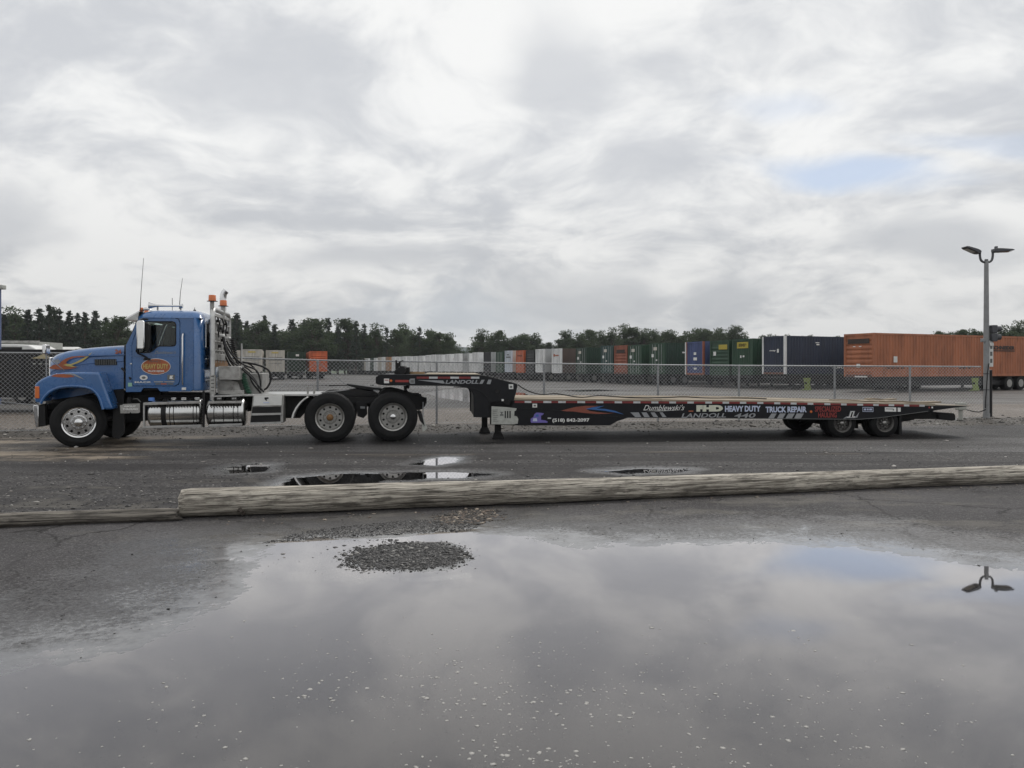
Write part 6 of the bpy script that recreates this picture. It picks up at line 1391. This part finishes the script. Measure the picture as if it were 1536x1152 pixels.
TV = {'pine': [(10.0, pine(10.0, d, r, w)) for d, r, w in ((1,.3,.22),(.9,.45,.26),(.95,.35,.19),(.85,.5,.28),(1,.25,.24))], 'broad': [(10.0, broad(10.0, w, o, l)) for w, o, l in ((.34,.2,0),(.30,.45,.4),(.38,.3,-.3),(.26,.75,.2),(.40,.15,0))]}
TVM = {k: [(H, tr.mesh('trunk', 40), cr) for H, (tr, cr) in v] for k, v in TV.items()}
for v in TVM.values():
    for H, tm, cm in v: tm.materials.append(BARK)
def plant_tree(kind, px, ytop, D, var, label, group, wx=1.0):
    H0, tm, cm = TVM[kind][var % len(TVM[kind])]
    ztop = EYE-(ytop-HOR)*D/FOC; s = ztop/(H0*.985); p = fpt(px, D)
    rt = empty({'pine':'pine_tree', 'broad':'broadleaf_tree'}[kind], (p.x, p.y, 0), random.uniform(0, 6.28), label=label, cat='tree', group=group)
    rt.scale = (s*wx, s*wx, s); link('trunk', tm, None, rt); link('crown', cm, None, rt)
rt_ = random.Random(11)
def nth(i):
    ones = 'first second third fourth fifth sixth seventh eighth ninth tenth eleventh twelfth thirteenth fourteenth fifteenth sixteenth seventeenth eighteenth nineteenth'.split()
    if i < 19: return ones[i]
    t = {2:'twent', 3:'thirt', 4:'fort'}[(i+1)//10]; u = (i+1) % 10
    return t+'ieth' if u == 0 else t+'y-'+ones[u-1]
def tree_label(zone, k, i):
    kd = {'pine':'dark conifer', 'broad':'leafy tree'}[k]
    if zone == 'left': return '%s, %s from the left edge behind the yard' % (kd, nth(i)) if i < 13 else '%s just outside the left edge, %s one' % (kd, 'nearer' if i == 13 else 'farther')
    if zone == 'mid': return '%s, %s tree right of the headache rack' % (kd, nth(i))
    return '%s, %s tree right of the sky gap in the tree line' % (kd, nth(i))
GL, GM, GR = 'dark conifers behind the yard at the left', 'mixed trees behind the containers in the middle', 'leafy trees along the far right'
left = [(5,471,'pine'),(22,464,'broad'),(42,465,'pine'),(59,463,'pine'),(73.5,458.5,'pine'),(80,461,'pine'),(88.5,463,'pine'),(104,467,'pine'),(117,470,'pine'),(127.6,469,'pine'),(143,467,'pine'),(159,476,'pine'),(176,475,'broad'),(-14,468,'pine'),(-34,470,'pine')]
mid = [(340,478,'broad'),(355,470,'pine'),(370,482,'pine'),(397,474,'pine'),(386,482,'broad'),(412,487,'pine'),(438,479,'pine'),(456,481,'pine'),(468,478,'broad'),(480,484,'pine'),(492,477,'pine'),(507,488,'pine'),(522,479,'broad'),(534,482,'pine'),(546,486,'pine'),(566,488,'broad'),(580,492,'pine'),(592,490,'broad'),(606,488,'broad'),(620,497,'broad'),(629,491,'pine'),(646,497,'broad'),(660,495.5,'broad'),(674,502,'broad')]
right = [(723,496,'broad'),(735,505,'broad'),(746,496.5,'broad'),(764,504.5,'broad'),(778,503,'broad'),(794,499.5,'broad'),(806,508,'broad'),(822,514,'broad'),(838,506,'broad'),(852,498,'broad'),(870,503,'broad'),(888,495,'broad'),(903,498,'broad'),(919,494,'broad'),(937,488.5,'broad'),(951,492,'broad'),(966,495.5,'broad'),(983,497,'broad'),(997,498,'broad'),(1008,497,'broad'),(1022,500,'broad'),(1037,493.5,'broad'),(1052,496,'broad'),(1066,494,'broad'),(1083,494.5,'broad'),(1099,490.5,'broad'),(1116,500,'broad'),(1144,499.5,'broad'),(1172,502,'broad'),(1204,501,'broad'),(1240,503,'broad'),(1385,503,'broad'),(1413,497.5,'broad'),(1425,501,'broad'),(1438,495.5,'broad'),(1455,499,'broad'),(1470,494,'broad'),(1487,497,'broad'),(1502,491,'broad'),(1516,494,'broad'),(1530,484,'broad'),(1552,486,'broad'),(1580,488,'broad')]
for nm_, L_, D0, G_ in (('left', left, 150, GL), ('mid', mid, 190, GM), ('right', right, 215, GR)):
    for i, (px, y, k) in enumerate(L_):
        D = D0+rt_.uniform(-10, 10) if px < 1300 else 150+rt_.uniform(-8, 8)
        plant_tree(k, px, y, D, rt_.randrange(5), tree_label(nm_, k, i), G_, wx=rt_.uniform(.85, 1.15) if k == 'pine' else rt_.uniform(.9, 1.25))
    # lower second rank fills the foot of the belt
    xs_ = [q[0] for q in L_]; x = min(xs_)-6
    while x < max(xs_)+6:
        if not (1255 < x < 1380):
            yb = float(np.interp(x, sorted(xs_), [q[1] for q in sorted(L_)]))
            kk = 'pine' if (nm_ == 'left' and rt_.random() < .7) or (nm_ == 'mid' and rt_.random() < .5) else 'broad'
            plant_tree(kk, x, yb+rt_.uniform(9, 22), D0+rt_.uniform(8, 22) if x < 1300 else 165, rt_.randrange(5), {'left':'lower tree filling the foot of the left conifer group','mid':'lower tree filling the foot of the middle tree line','right':'lower tree filling the foot of the right tree line'}[nm_], {'left':GL, 'mid':GM, 'right':GR}[nm_], wx=1.35)
        x += rt_.uniform(6.5, 11)
# far wooded ridge
def ridge(Y, x0, x1, h0, amp, seed, mat):
    xs = np.arange(x0, x1, 4.0); top = h0+amp*fbm(xs*.012, xs*0+seed, 4, seed)+1.2*fbm(xs*.14, xs*0+seed, 3, seed+5)
    vs = []; 
    for x, t in zip(xs, top): vs += [(x, Y, -1), (x, Y+20, t*.8), (x, Y+60, t), (x, Y+160, -1)]
    fs = [(4*i+k, 4*i+4+k, 4*i+5+k, 4*i+1+k) for i in range(len(xs)-1) for k in range(3)]
    tag(MB().add(vs, fs).build('hills', mat, None, 40), kind='structure')
ridge(900, -900, 900, 26, 9, 3, pm('far woods', (.045,.062,.060), .95, 0, .3, .05))
ridge(420, -420, 420, 9, 3, 8, pm('middle woods', (.03,.045,.028), .95, 0, .35, .3))
# thin damp air between the lens and the far trees
HZ = bpy.data.materials.new('damp air'); HZ.use_nodes = True; g = NT(HZ.node_tree); g.n.clear()
ho = g.new('ShaderNodeOutputMaterial'); hv = g.new('ShaderNodeVolumePrincipled'); hv.inputs['Color'].default_value = (0.86, 0.90, 0.95, 1); hv.inputs['Density'].default_value = 0.00019; hv.inputs['Anisotropy'].default_value = 0.2
g.l.new(hv.outputs[0], ho.inputs['Volume'])
tag(MB().box(-1100, 1100, -120, 1800, -2.5, 60).build('haze', HZ, None, None), 'thin damp haze over the yard', kind='stuff')
